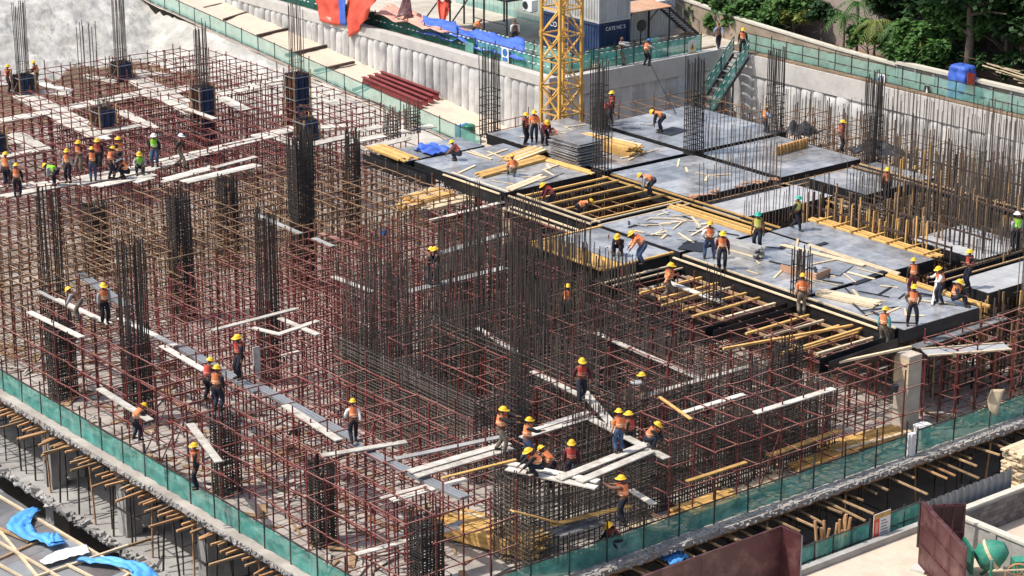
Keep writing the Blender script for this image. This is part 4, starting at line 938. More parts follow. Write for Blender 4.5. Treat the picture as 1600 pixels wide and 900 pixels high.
column_box('column box at the rear below tall bars against the pale bank', 28.5, 71.1, 4.15, 5.4, bars=4.6, nb=5, pale=True)
column_box('column box inside the middle board ring', 21.0, 60.0, 4.1, 5.45, s=1.0, bars=.8, nb=4)
column_box('column box cut by the left picture edge', 13.0, 58.7, 4.1, 5.4, bars=.6, nb=4)
column_box('tall blue faced column box in the middle of the back scaffold', 27.5, 59.0, 1.6, 6.1, bars=3.9, nb=5, pale=True)
column_box('tallest blue faced column box by the ramp fence', 33.4, 57.2, 2.4, 6.4, s=1.05, bars=4.4, nb=4, pale=True)
column_box('black column box on the board pad by the ramp', 29.3, 50.0, 4.1, 5.45, bars=.4, nb=4)
rc('thin tall bars rising left of the rear column box', 26.3, 71.6, .2, 8.1, .9, .9, 3, 1.5, 5, .04, m='rebar2')
# concrete columns already cast
def conc_col(label, x, y, z0, z1, s=.8):
    t = thing('concrete_column', label, 'column', (x, y, z0))
    a = MB(); h = s/2; a.grid(lambda u, v: (x+[-h, h, h, -h, -h][int(round(u*4))], y+[-h, -h, h, h, -h][int(round(u*4))], z0+v*(z1-z0)), 4, 1); a.box(x-h+.02, y-h+.02, z1-.05, x+h-.02, y+h-.02, z1); a.build('shaft', M['column'], t)
    a = MB()
    a.sheet(lambda u, v: (x-h-.03-.05*abs(noise.noise(Vector((u*5, v*3, x)))), y-h-.02+u*(s+.04), z1-.05-v*1.2-.3*noise.noise(Vector((u*2, v, y)))), 8, 6, .01); a.build('plastic_wrap', M['pale_timber'], t)
    return t
conc_col('bare concrete column carrying the corner of the front deck', 30.5, 2.7, 0, 3.5, .85)
conc_col('bare concrete column under the open joist bay corner', 31.2, 32.6, 0, 3.5, .8)
for i, y in enumerate([2.5, 8.6, 15.4, 22.4, 29.5]):
    t = thing('concrete_column', 'grey column in the storey below the left slab edge, '+['nearest', 'second from the front', 'third from the front', 'second from the back', 'farthest back'][i], 'column', (.9, y, -4.05), 'columns of the storey below')
    a = MB(); a.box(.55, y-.4, -4.05, 1.35, y+.4, -.36); a.build('shaft', M['lowslab'], t)
    t2 = thing('concrete_column', 'dark column below the lower slab edge, '+['nearest', 'second from the front', 'third from the front', 'second from the back', 'farthest back'][i], 'column', (.9, y, -8.5), 'columns of the bottom storey')
    a = MB(); a.box(.5, y-.4, -8.5, 1.3, y+.4, -4.4); a.build('shaft', M['lowslab'], t2)

# ================================================================== NETTING
def fence(label, pts, h, m, post_m='darktube', sp=2.0, name='net_fence', z=None, rails=(1.0,), sag=.06, bot=.04, dashes=False, ph=None, nsub=12):
    t = thing(name, label, 'fence', pts[0]); tot = 0
    P = [Vector(p) for p in pts]
    for i in range(len(P)-1):
        a, c = P[i], P[i+1]; L = (c-a).length; D = (c-a).normalized(); N = Vector((-D.y, D.x, 0)).normalized()
        n = max(1, round(L/sp)); seg = L/n
        for k in range(n):
            p = a+D*seg*k; q = a+D*seg*(k+1); s1, s2 = R.random()*9, R.random()*9
            def fn(u, v, p=p, q=q, s1=s1):
                g = p+(q-p)*u; zz = bot+(h-bot)*v-(sag*math.sin(math.pi*u) if v > .9 else 0)+.03*noise.noise(Vector((u*5, s1, v)))
                return g+Vector((0,0,zz))+N*(.09*noise.noise(Vector((u*4+s1, v*2.5, s2)))*(1-abs(2*u-1)**3))
            mb = MB(); mb.grid(fn, nsub, 5); mb.build('net_panel', m if not isinstance(m, str) else M[m], t, smooth=True)
            pbar(t, 'post', M[post_m], p, p+Vector((jit(.04), jit(.04), (ph or h)+R.uniform(.0, .25))), .055)
            if dashes:
                for zz in (h-.06, h*.52):
                    for w0 in range(int(seg/.5)):
                        g = p+D*(.1+w0*.5); pbar(t, 'white_dash', M['whitepaint'], g-N*.06+Vector((0,0,zz)), g+D*.26-N*.06+Vector((0,0,zz)), .02, .06)
        for r in rails: pbar(t, 'rail', M[post_m], a+Vector((0,0,h*r)), c+Vector((0,0,h*r)), .045)
        pbar(t, 'post', M[post_m], c, c+Vector((0,0,(ph or h)+.1)), .055)
    return t
fence('green net fence along the left edge of the slab', [(.1,46,0), (.1,.1,0)], 1.05, 'net', sp=1.9, rails=(1.0,), ph=1.5)
fence('green net fence along the right edge of the slab', [(.3,.05,0), (27.6,.05,0)], 1.05, 'net', sp=2.0, rails=(1.0,), ph=1.6)
fence('green net fence at the far right end of the slab edge', [(28.3,.05,0), (58,.05,0)], 1.1, 'net', sp=2.4, rails=(1.0,), ph=1.2)
fence('pale green net fence along the ramp', [(43.75,118,ramp_z(118)), (43.75,51.5,ramp_z(51.5)-.1)], 1.15, 'netpale', sp=2.2, rails=(.98, .1))
fence('green sheet barrier on top of the wall left of the blue tarpaulin', [(50.1,86,GZ), (50.1,60.2,GZ)], 1.15, 'netdark', sp=2.0, dashes=True)
fence('green sheet barrier behind the crane mast', [(50.1,60,GZ), (50.1,52,GZ), (53.6,52,GZ)], 1.15, 'net', sp=2.0, dashes=True)
fence('inner green barrier in front of the blue containers', [(52.6,63,GZ), (52.6,52.8,GZ), (58.2,52.8,GZ)], 1.1, 'net', sp=2.0, dashes=True)
fence('green net barrier with white dashes beside the yellow warning sign', [(53.8,51.5,GZ), (63.2,51.5,GZ)], 1.2, 'net', sp=1.6, dashes=True)
fence('pale green net fence along the top of the right pit wall', [(65.75,50.2,GZ), (65.75,-10,GZ)], 1.25, 'netpale', sp=1.5, rails=(1.0, .5, .1))
m = MB(); m.obox((27.9,.05,.5), (.35,.3,1.1), .2); tag(m.build('white_box', M['whitepaint']), 'bundled pale sheet tied at the gap in the right net fence', 'sheet')
t = thing('cabinet', 'small white cabinet standing on the slab behind the net', 'cabinet', W(1440,693,0)); c = W(1440,693,0)
m = MB(); m.box(c.x-.3, c.y-.2, 0, c.x+.35, c.y+.25, .85); m.build('body', M['whitepaint'], t); m = MB(); m.box(c.x-.33, c.y-.23, .85, c.x+.38, c.y+.28, .92); m.build('lid', M['whitepaint'], t)
for lb, x, y, z, cl in [('dark bucket hung on the front scaffold', 583,800,2.2,'blackmetal'), ('dark bucket hung in the open scaffold by the rebar column', 465,680,1.5,'blackmetal'), ('blue drum glimpsed behind the dark bars', 601,368,3.2,'bluep'), ('dark bucket on the tall right scaffold', 1398,612,3.0,'blackmetal'), ('dark bucket hung below the crowd of workers', 135,328,3.3,'blackmetal')]:
    p = W(x, y, z); t = thing('bucket', lb, 'bucket', p); m = MB(); m.tube([p, p+Vector((0,0,.32))], [.14, .18], 10); m.build('pail', M[cl], t); pbar(t, 'handle', M['darktube'], p+Vector((-.18,0,.32)), p+Vector((.18,0,.42)), .02)
# hanging pale sack at the right
m = MB(); p = W(1556,625,1.6)
m.sheet(lambda u, v: (p.x-.4+u*.8, p.y+.15*math.sin(u*5+v*3), p.z+.5-v*(.9+.3*math.sin(u*4))), 8, 8, .02); tag(m.build('hanging_sack', M['pale_timber'], smooth=True), 'crumpled pale sack hanging on the right scaffold', 'sack')

# ================================================================== SLAB EDGE JOISTS
k = 0; lefts = []
y = .6
while y < 44:
    L = R.choice([.3, .45, .6, .8, 1.3, 1.6, .5]); lefts.append((y, L)); y += R.uniform(.28, .62)
t = thing('slab_falsework', 'weathered joist ends sticking out under the left slab edge', 'falsework', (0, 0, -.5))
for (y, L) in lefts:
    pbar(t, 'joist', M['tan' if R.random() < .75 else 'old_timber'], (.8, y+jit(.1), -.5-R.uniform(0, .2)), (-.2-L, y+jit(.12), -.55-R.uniform(0, .25)), .1, .09)
for y0, y1 in ((2, 14), (14.2, 30), (30.2, 44)): pbar(t, 'bearer', M['tan'], (.3, y0, -.72), (.3, y1, -.72), .1, .1)
t = thing('slab_falsework', 'weathered joist ends sticking out under the right slab edge', 'falsework', (0, 0, -.5))
x = 2.0
while x < 50:
    L = R.choice([.4, .6, 1.0, 1.5, 2.0, 1.2]); pbar(t, 'joist', M['old_timber' if R.random() < .85 else 'tan'], (x+jit(.1), .8, -.5-R.uniform(0, .15)), (x+jit(.15)+.1, -.45-L, -.55-R.uniform(0, .3)), .085, .075); x += R.uniform(.35, 1.1)
for x0, x1 in ((4, 18), (18.2, 32), (32.2, 50)): pbar(t, 'bearer', M['tan'], (x0, .25, -.72), (x1, .25, -.72), .1, .1)
t = thing('prop_row', 'wooden props standing between the two slabs at the left edge', 'props', (0, 0, -4))
for i in range(26):
    y = 1+i*1.55+jit(.3); pbar(t, 'prop', M['tan' if i % 3 == 0 else 'darktube'], (.2+jit(.3), y, -4.05), (.2+jit(.4), y+jit(.3), -.6), .07)
t = thing('prop_row', 'wooden props standing below the right slab edge', 'props', (8, 0, -4))
for i in range(24):
    x = 9+i*1.6+jit(.4); pbar(t, 'prop', M['old_timber' if i % 3 == 0 else 'darktube'], (x, .1+jit(.3), -4.05), (x+jit(.4), .1+jit(.3), -.6), .07)
mb = MB()
for i in range(900):
    if i % 2: x, y = R.uniform(2, 50), -.5-R.uniform(0, .05)
    else: x, y = -.35-R.uniform(0, .05), R.uniform(0, 44)
    mb.obox((x, y, -.13+jit(.12)), (R.uniform(.04, .18), R.uniform(.04, .18), R.uniform(.03, .12)), R.uniform(0, 3), jit(.5), jit(.5))
for i in range(700):
    mb.obox((R.uniform(2, 50), -.4+R.uniform(0, .35), .02), (R.uniform(.05, .35), R.uniform(.04, .2), R.uniform(.02, .08)), R.uniform(0, 3), jit(.3), jit(.3))
o = mb.build('edge_rubble', M['lowslab'], None, 'stuff'); o['label'] = 'broken mortar and chips along the slab edges'; o['category'] = 'rubble'
mb = MB()
for i in range(500): mb.obox((-.2+jit(.08), R.uniform(0, 44), -4.1+jit(.14)), (R.uniform(.08, .35), R.uniform(.1, .5), R.uniform(.05, .2)), R.uniform(0, 3), jit(.5), jit(.5))
o = mb.build('edge_rubble', M['lowslab'], None, 'stuff'); o['label'] = 'rough broken edge of the lower slab'; o['category'] = 'rubble'
# rubble and timber on the pit floor in front of the left edge
t = thing('timber_heap', 'tangle of weathered poles in the trench beside the left slab', 'timber heap', (-2, 15, -6))
for i in range(40):
    y = R.uniform(6, 34); z = R.uniform(-7.2, -4.6); a = R.uniform(-.6, .6); l = R.uniform(.8, 2.2)
    pbar(t, 'pole', M['old_timber'], (-.3-R.uniform(0, 1.2), y, z), (-.5-R.uniform(0, 2.2), y+math.sin(a)*l, z+jit(.5)), .08)

# ================================================================== CRANE, RAMP THINGS, STAIRS
def crane():
    cx, cy, h = 46.7, 46.9, .9
    t = thing('tower_crane_mast', 'yellow lattice mast of the tower crane', 'crane', (cx, cy, 0)); g = M['gold']
    cs = [(cx-h, cy-h), (cx+h, cy-h), (cx+h, cy+h), (cx-h, cy+h)]
    for (x, y) in cs: pbar(t, 'corner_post', g, (x, y, 0), (x, y, 24), .17)
    n = 0; z = .4
    while z < 23:
        for k in range(4):
            a, c = cs[k], cs[(k+1) % 4]
            pbar(t, 'cross_bar', g, (*a, z), (*c, z), .09)
            f = k % 2 == n % 2
            pbar(t, 'diagonal', g, (*(a if f else c), z+.05), (*(c if f else a), z+1.65), .08)
            if n % 2 == 0: pbar(t, 'diagonal', g, (*(c if f else a), z+.05), (*(a if f else c), z+1.65), .07)
            if n % 2: pbar(t, 'joint_plate', g, (*a, z-.2), (*a, z+.2), .24)
        z += 1.7; n += 1
    for s in (-.2, .2): pbar(t, 'ladder_rail', g, (cx+.35, cy+s, 0), (cx+.35, cy+s, 24), .04)
    for k in range(70): pbar(t, 'ladder_rung', g, (cx+.35, cy-.2, .3+k*.33), (cx+.35, cy+.2, .3+k*.33), .03)
crane()
t = thing('steel_beam_stack', 'stack of red primed steel beams lying on the sandy ramp', 'steel beams', W(620,140,1.9))
for k in range(4):
    a = W(567+k*9.5, 123-k*2.6, 2.25); c = W(660+k*8.5, 165-k*4, 1.55)
    a.z = ramp_z(a.y)+.06; c.z = ramp_z(c.y)+.06
    for (dz, w_, h_) in ((.03, .3, .05), (.25, .05, .4), (.47, .3, .05)):
        pbar(t, 'beam', M['redbeam'], a+Vector((0,0,dz)), c+Vector((0,0,dz)), w_, h_)
for i, (x1, y1, x2, y2, lb) in enumerate([(318,13,372,0,'dark timber across the ramp, farthest up'), (350,31,404,14,'dark timber across the ramp, second from the top'), (402,56,458,43,'dark timber across the ramp, third from the top'), (447,86,512,71,'dark timber across the ramp, next above the red beams'), (492,111,553,97,'dark timber across the ramp, left of the red beams'), (552,141,575,133,'short dark timber beside the red beams')]):
    zz = ramp_z(W(x1, y1, 3).y); a = W(x1, y1, zz); zz = ramp_z(a.y)+.08; a = W(x1, y1, zz); c = W(x2, y2, zz+.02)
    tag(pbar(None, 'ramp_timber', M['dark_timber'], a, c, .22, .18), lb, 'timber')
t = thing('drum', 'dark green drum beside the foot of the ramp', 'drum', W(733,226,.6)); p = W(733,226,.6)
m = MB(); m.tube([p, p+Vector((0,0,.04)), p+Vector((0,0,1.3)), p+Vector((0,0,1.36))], [.38, .42, .42, .36], 14); m.build('body', M['dgreen'], t); 
for z in (.4, .9): m = MB(); m.tube([p+Vector((0,0,z)), p+Vector((0,0,z+.06))], .44, 14); m.build('hoop', M['dgreen'], t)
m = MB(); p = W(720,215,.7); m.sheet(lambda u, v: (p.x-.5+u, p.y+.3*math.sin(u*4), p.z+.9*(1-v)+.1*math.sin(u*9)), 8, 6, .02); tag(m.build('blue_sheet', M['skytarp'], smooth=True), 'crumpled light blue sheet left of the green drum', 'sheet')
m = MB(); p = W(675,232,4.5); m.sheet(lambda u, v: (p.x-.8+u*1.6, p.y-.9+v*1.8, 4.5+.4*noise.noise(Vector((u*4, v*4, 1)))), 12, 12, .02); tag(m.build('blue_sheet', M['bluetarp'], smooth=True), 'crumpled blue tarpaulin on the deck left of the crouching worker', 'tarpaulin')
# guard rail by the ramp foot
t = thing('guard_rail', 'brown tube guard rail at the foot of the ramp', 'rail', W(740,225,.6))
a = W(740,228,.8); c = W(838,205,.8)
for f in (0, .33, .66, 1): pbar(t, 'post', M['redtube'], a+(c-a)*f, a+(c-a)*f+Vector((0,0,1.3)), .05)
for z in (.65, 1.25): pbar(t, 'rail', M['redtube'], a+Vector((0,0,z)), c+Vector((0,0,z)), .05)
# stairs down into the pit
t = thing('site_stairs', 'steep stairs with green netted sides in the pit corner', 'stairs', (61, 49.6, 1))
sx0, sz0, sx1, sz1, ya, yb = 64.7, GZ, 61.2, 1.0, 48.3, 49.8
for k in range(15):
    f = k/14; x = sx0+(sx1-sx0)*f; z = sz0+(sz1-sz0)*f-.02
    m = MB(); m.box(x-.14, ya+.03, z-.05, x+.14, yb-.03, z); m.build('step', M['blackmetal'] if k % 2 else M['greysheet'], t)
for y in (ya, yb):
    pbar(t, 'stringer', M['blackmetal'], (sx0, y, sz0-.12), (sx1, y, sz1-.12), .06, .22); pbar(t, 'handrail', M['netdark'], (sx0, y, sz0+1.1), (sx1, y, sz1+1.1), .06)
    def fn(u, v, y=y): return Vector((sx0+(sx1-sx0)*u, y+.05*noise.noise(Vector((u*9, v*3, y))), sz0+(sz1-sz0)*u+.1+v*.98))
    m = MB(); m.grid(fn, 16, 4); m.build('side_net', M['net'], t)
    for k in range(8):
        u = (k+.2)/8; g = fn(u, .95); e = fn(u+.05, .95); s = -.09
        pbar(t, 'white_dash', M['whitepaint'], g+Vector((0,s,0)), e+Vector((0,s,0)), .02, .08); g = fn(u, .45); e = fn(u+.05, .45); pbar(t, 'white_dash', M['whitepaint'], g+Vector((0,s,0)), e+Vector((0,s,0)), .02, .08)
    for k in range(4): u = k/3; g = fn(u, 0); pbar(t, 'post', M['blackmetal'], g, g+Vector((0,0,1.05)), .05)
m = MB(); m.box(59.9, 48.3, .9, 61.25, 49.8, .98); m.build('landing', M['blackmetal'], t)
for (x, y) in ((60.0, 48.4), (60.0, 49.7)): pbar(t, 'leg', M['blackmetal'], (x, y, 0), (x, y, .9), .09)
for (x, y) in ((61.4, 48.3), (63.3, 48.3), (63.3, 49.8)): pbar(t, 'leg', M['blackmetal'], (x, y, 0), (x, y, sz0+(sz1-sz0)*(sx0-x)/(sx0-sx1)-.1), .09)
m = MB(); a = WY(1000,62,54.5); c = W(1055,176,4.4); m.tube([a, a*.7+c*.3+Vector((0,0,-.15)), a*.35+c*.65+Vector((0,0,-.15)), c], .035, 5); tag(m.build('hose', M['blackmetal']), 'black cable hanging from the container yard over the grey wall', 'cable')

# ================================================================== YARD BEHIND THE WALL
def ribbed(mb, x0, y0, x1, y1, z0, z1, pitch=.28, dep=.05):
    """trapezoid ribbed sheet from (x0,y0) to (x1,y1)"""
    D = Vector((x1-x0, y1-y0, 0)); L = D.length; D.normalize(); N = Vector((D.y, -D.x, 0)); n = int(L/pitch); pr = []
    for k in range(n):
        for f, o in ((0, 0), (.3, 0), (.42, 1), (.88, 1)): pr.append((L*(k+f)/n, o))
    pr.append((L, 0)); base = Vector((x0, y0, 0))
    vs = []; fs = []
    for (s, o) in pr:
        p = base+D*s-N*o*dep; vs += [(p.x, p.y, z0), (p.x, p.y, z1)]
    for k in range(len(pr)-1): fs.append((2*k, 2*k+2, 2*k+3, 2*k+1))
    mb.add(vs, fs)
def container(label, x0, y0, x1, y1, z0, m, h=2.59):
    t = thing('shipping_container', label, 'container', (x0, y0, z0)); z1 = z0+h; e = .1
    for nm, (a, c, d, f) in (('end_panel', (x0+.06, y0, x1-.06, y0)), ('side_panel', (x0, y1-.06, x0, y0+.06)), ('side_panel', (x1, y0+.06, x1, y1-.06)), ('end_panel', (x1-.06, y1, x0+.06, y1))):
        b = MB(); ribbed(b, a, c, d, f, z0+.12, z1-.1); b.build(nm, M[m], t)
    b = MB(); b.box(x0+.05, y0+.05, z1-.08, x1-.05, y1-.05, z1-.01); b.build('roof', M[m], t)
    for (x, y) in ((x0, y0), (x1, y0), (x1, y1), (x0, y1)):
        pbar(t, 'corner_post', M[m], (x, y, z0), (x, y, z1), .14)
    for z in (z0+.07, z1-.07):
        for (a, c) in (((x0, y0), (x1, y0)), ((x0, y0), (x0, y1)), ((x1, y0), (x1, y1)), ((x0, y1), (x1, y1))): pbar(t, 'rail', M[m], (*a, z), (*c, z), .12)
    return t
def lettering(parent, text, origin, xdir, size, m, name='lettering'):
    cu = bpy.data.curves.new(name, 'FONT'); cu.body = text; cu.size = size; cu.extrude = .006; cu.align_x = 'CENTER'
    tmp = bpy.data.objects.new(name, cu); COL.objects.link(tmp); bpy.context.view_layer.update()
    dg = bpy.context.evaluated_depsgraph_get(); me = bpy.data.meshes.new_from_object(tmp.evaluated_get(dg)); bpy.data.objects.remove(tmp)
    me.materials.clear(); me.materials.append(m); me.name = name
    o = bpy.data.objects.new(name, me); COL.objects.link(o); o.parent = parent
    xd = Vector(xdir).normalized(); zd = Vector((0,0,1)); yd = xd.cross(zd); off = Vector(WLOC[parent.name]); p = Vector(origin)-off
    o.matrix_basis = Matrix(((xd.x, zd.x, yd.x, p.x), (xd.y, zd.y, yd.y, p.y), (xd.z, zd.z, yd.z, p.z), (0,0,0,1)))
    return o
bc = container('dark blue container with white lettering behind the crane', 55.4, 53.35, 58.1, 59.45, GZ, 'bluecont')
lettering(bc, 'CATE NC S', (56.8, 53.25, GZ+2.08), (1, 0, 0), .36, M['whitepaint'])
lettering(bc, 'CO OO', (55.3, 57.6, GZ+1.7), (0, -1, 0), .5, M['whitepaint'])
gc = container('weathered grey container stacked on the blue one', 55.4, 53.35, 58.1, 59.45, GZ+2.62, 'greycont')
wc = container('white ribbed container under the rusty canopy', 58.9, 57.2, 65.2, 59.7, GZ, 'whitecont', 2.5)
wc2 = container('white container stacked above the rusty canopy', 62.4, 58.6, 68.4, 61.1, GZ+2.6, 'whitecont')
wc3 = container('white container below the upper one in the rear row', 65.4, 58.6, 68.4, 61.1, GZ, 'whitecont')
t = thing('air_conditioner', 'white air conditioner unit on the side of the container', 'air conditioner', (54.9, 60.2, GZ+2.6))
m = MB(); m.box(54.75, 59.8, GZ+2.5, 55.3, 60.8, GZ+3.3); m.build('casing', M['whitepaint'], t)
m = MB(); m.tube([(54.73, 60.5, GZ+2.9), (54.70, 60.5, GZ+2.9)], .27, 18); m.build('fan_grille', M['blackmetal'], t)
for y in (59.95, 60.65): pbar(t, 'bracket', M['blackmetal'], (55.33, y, GZ+2.46), (54.75, y, GZ+2.46), .06)
# canopy
t = thing('canopy', 'rusty sheet canopy on thin posts beside the containers', 'canopy', (58.6, 54.6, GZ))
m = MB(); m.obox((61.0, 55.9, GZ+2.72), (4.6, 2.5, .06), 0, .06, 0); m.build('roof_sheet', M['brownroof'], t)
for (x, y) in ((58.9, 54.8), (61.3, 54.8), (63.2, 54.8), (58.9, 57.0), (63.2, 57.0)): pbar(t, 'post', M['blackmetal'], (x, y, GZ), (x, y, GZ+2.65), .08)
for x in (58.9, 61.3): pbar(t, 'brace', M['blackmetal'], (x, 54.8, GZ+1.9), (x+.9, 54.8, GZ+2.65), .06)
t = thing('pedestal_fan', 'black pedestal fan under the rusty canopy', 'fan', (60.6, 54.9, GZ))
pbar(t, 'pole', M['blackmetal'], (60.6, 54.9, GZ), (60.6, 54.9, GZ+1.4), .06)
m = MB(); m.tube([(60.6, 54.86, GZ+1.6), (60.6, 54.78, GZ+1.6)], .42, 18); m.build('cage', M['blackmetal'], t); m = MB(); m.box(60.3, 54.6, GZ, 60.9, 55.2, GZ+.06); m.build('base', M['blackmetal'], t)
# black steel stairs to the upper container
t = thing('steel_stairs', 'black steel stairs leading up to the white upper container', 'stairs', (63.4, 55.6, GZ))
for k in range(13):
    f = k/12; x = 63.6+f*3.0; z = GZ+2.6-f*2.45
    m = MB(); m.box(x-.14, 55.5, z-.04, x+.14, 56.7, z+.02); m.build('step', M['greysheet'], t)
for y in (55.45, 56.75):
    pbar(t, 'stringer', M['blackmetal'], (63.5, y, GZ+2.55), (66.7, y, GZ+.05), .06, .2); pbar(t, 'handrail', M['greysheet'], (63.5, y, GZ+3.5), (66.7, y, GZ+1.0), .05)
    for f in (0, .5, 1): pbar(t, 'post', M['greysheet'], (63.5+3.2*f, y, GZ+2.5-2.45*f), (63.5+3.2*f, y, GZ+3.5-2.45*f), .05)
# shelter with dark roof and red banner
t = thing('steel_shelter', 'steel frame shelter with dark roof and red banner', 'shelter', (53.6, 61, GZ))
m = MB(); m.box(53.6, 61.2, GZ+3.1, 59, 69.5, GZ+3.25); m.build('roof', M['blackmetal'], t)
for (x, y) in ((53.8, 61.4), (53.8, 64.0), (53.8, 65.2), (53.8, 68), (58.8, 61.4), (58.8, 68), (56, 69.2)): pbar(t, 'post', M['blackmetal'], (x, y, GZ), (x, y, GZ+3.1), .1)
for (y0, y1) in ((65.4, 68), (68.2, 71)): pbar(t, 'brace', M['blackmetal'], (53.7, y0, GZ+3.0), (53.7, y1, GZ+.3), .08)
for z in (.5, 1.4): pbar(t, 'rail', M['blackmetal'], (53.8, 61.4, GZ+z), (53.8, 65.2, GZ+z), .05)
m = MB(); m.box(53.5, 66.0, GZ+2.85, 53.56, 69.8, GZ+3.8); bn = m.build('banner', M['redbeam'], t)
m = MB(); m.box(53.46, 66.5, GZ+3.0, 53.5, 67.4, GZ+3.7); m.build('yellow_patch', M['yellow'], bn)
m = MB(); m.box(53.47, 66.0, GZ+2.85, 53.5, 69.8, GZ+2.93); m.build('white_border', M['whitepaint'], bn)
m = MB(); ribbed(m, 60.4, 76, 60.4, 61, GZ, GZ+2.6, .5, .05); tag(m.build('sheet_fence', M['netpale']), 'pale green sheet hoarding behind the steel shelter', 'hoarding')
# tarpaulins
def cloth(label, c4, nu=18, nv=14, amp=.2, m='orange', fr=3.5, name='tarpaulin', th=.02, seed=0, ripple=None):
    A, B, C_, D_ = [Vector(p) for p in c4]; n = ((B-A).cross(D_-A)).normalized()
    def fn(u, v):
        p = (A*(1-u)+B*u)*(1-v)+(D_*(1-u)+C_*u)*v
        k = noise.noise(Vector((u*fr+seed, v*fr*.6, seed)))+.5*noise.noise(Vector((u*fr*2.3, v*fr*1.6, seed+4)))
        if ripple: k += .6*math.sin(u*ripple+v*1.5+seed)
        return p+n*k*amp+Vector((0,0,-.12*amp*4*math.sin(math.pi*u)*(v > .85)))
    mb = MB(); mb.sheet(fn, nu, nv, th); return tag(mb.build(name, M[m], smooth=True), label, 'tarpaulin')
PX = 48.82
cloth('orange tarpaulin draped over the wall, left one', [WX(482,-30,PX+.6), WX(532,-25,PX+.6), WX(531,40,PX), WX(498,30,PX)], amp=.22, ripple=12, seed=1)
cloth('orange tarpaulin draped over the wall with a pointed end', [WX(536,-25,PX+.6), WX(600,-20,PX+.6), WX(572,30,PX), WX(546,60,PX)], amp=.25, ripple=10, seed=2)
cloth('blue strip hanging between the orange tarpaulins', [WX(529,-10,PX+.1), WX(540,-8,PX+.1), WX(541,40,PX+.05), WX(531,38,PX+.05)], 6, 8, amp=.08, m='bluetarp', seed=3)
cloth('faded pink tarpaulin lying behind the green barrier', [W(585,22,GZ+1.2), W(690,50,GZ+1.2), W(735,48,GZ+1.1), W(610,5,GZ+1.2)], amp=.28, m='pink', seed=4, fr=5)
cloth('red tarpaulin hanging from the shelter frame', [W(682,0,GZ+2.0), W(706,0,GZ+2.0), W(696,34,GZ+1.1), W(688,38,GZ+1.1)], amp=.2, m='orange', seed=5, ripple=9)
cloth('dark red umbrella cloth left of the steel shelter', [W(620,25,GZ+1.4), W(645,25,GZ+1.4), W(640,-10,GZ+2.6), W(632,-10,GZ+2.6)], 8, 8, amp=.15, m='maroonplate', seed=5)
cloth('large blue tarpaulin heaped over the green barrier', [WX(652,48,49.9), WX(820,95,49.9), WX(820,62,51.6), WX(665,25,51.6)], 30, 12, amp=.38, m='bluetarp', seed=7, fr=6)
cloth('smaller blue tarpaulin on top of the heap', [WX(655,42,50.0), WX(715,58,50.0), WX(712,32,51.2), WX(662,26,51.2)], 14, 10, amp=.2, m='bluetarp', seed=9, fr=4)
# signs on the barriers
t = thing('safety_sign', 'white and blue safety sign on the barrier below the blue tarpaulin', 'sign', WX(790,95,49.95)); p = WX(790,86,49.95)
m = MB(); m.box(49.90, p.y-.38, p.z-.5, 49.94, p.y+.38, p.z+.5); m.build('board', M['whitepaint'], t)
m = MB(); m.tube([(49.895, p.y, p.z+.18), (49.885, p.y, p.z+.18)], .27, 20); m.build('blue_disc', M['bluep'], t)
m = MB(); m.box(49.885, p.y-.28, p.z-.42, 49.897, p.y+.28, p.z-.16); m.build('blue_panel', M['bluep'], t)
t = thing('blank_sign', 'blank pale sign on the dark green barrier', 'sign', WX(734,75,49.95)); p = WX(734,74,49.95); m = MB(); m.box(49.9, p.y-.45, p.z-.35, 49.94, p.y+.45, p.z+.35); m.build('board', M['netpale'], t)
t = thing('warning_sign', 'white sign with yellow warning triangle on the net barrier', 'sign', WY(1081,88,51.4)); p = WY(1081,77,51.4)
m = MB(); m.box(p.x-.36, 51.36, p.z-.62, p.x+.36, 51.4, p.z+.62); m.build('board', M['whitepaint'], t)
m = MB(); m.add([(p.x-.27, 51.35, p.z-.02), (p.x+.27, 51.35, p.z-.02), (p.x, 51.35, p.z+.48)], [(0,1,2)]); m.build('yellow_triangle', M['yellow'], t)
m = MB(); m.add([(p.x-.05, 51.345, p.z+.06), (p.x+.05, 51.345, p.z+.06), (p.x+.03, 51.345, p.z+.32), (p.x-.03, 51.345, p.z+.32)], [(0,1,2,3)]); m.build('pictogram', M['blackmetal'], t)
m = MB(); m.box(p.x-.27, 51.345, p.z-.45, p.x+.27, 51.358, p.z-.16); m.build('yellow_band', M['yellow'], t)
t = thing('safety_sign', 'white sign with blue figure above the right pit wall', 'sign', WX(1377,146,65.68)); p = WX(1377,130,65.68)
m = MB(); m.box(65.62, p.y-.36, p.z-.62, 65.66, p.y+.36, p.z+.62); m.build('board', M['whitepaint'], t)
m = MB(); m.tube([(65.615, p.y, p.z+.22), (65.60, p.y, p.z+.22)], .26, 20); m.build('blue_disc', M['bluep'], t)
m = MB(); m.add([(65.6, p.y+.12, p.z+.1), (65.6, p.y-.12, p.z+.1), (65.6, p.y-.24, p.z-.45), (65.6, p.y+.24, p.z-.45)], [(0,1,2,3)]); m.build('blue_figure', M['bluep'], t)
m = MB(); m.box(65.59, p.y-.05, p.z+.05, 65.6, p.y+.05, p.z+.38); m.build('pictogram', M['whitepaint'], t)
t = thing('small_sign', 'small black sign with a white figure on the right fence', 'sign', WX(1449,148,65.68)); p = WX(1449,141,65.68)
m = MB(); m.box(65.62, p.y-.22, p.z-.3, 65.66, p.y+.22, p.z+.3); m.build('board', M['blackmetal'], t)
m = MB(); m.add([(65.61, p.y+.1, p.z-.22), (65.61, p.y-.1, p.z-.22), (65.61, p.y, p.z+.25)], [(0,1,2)]); m.build('white_figure', M['whitepaint'], t)
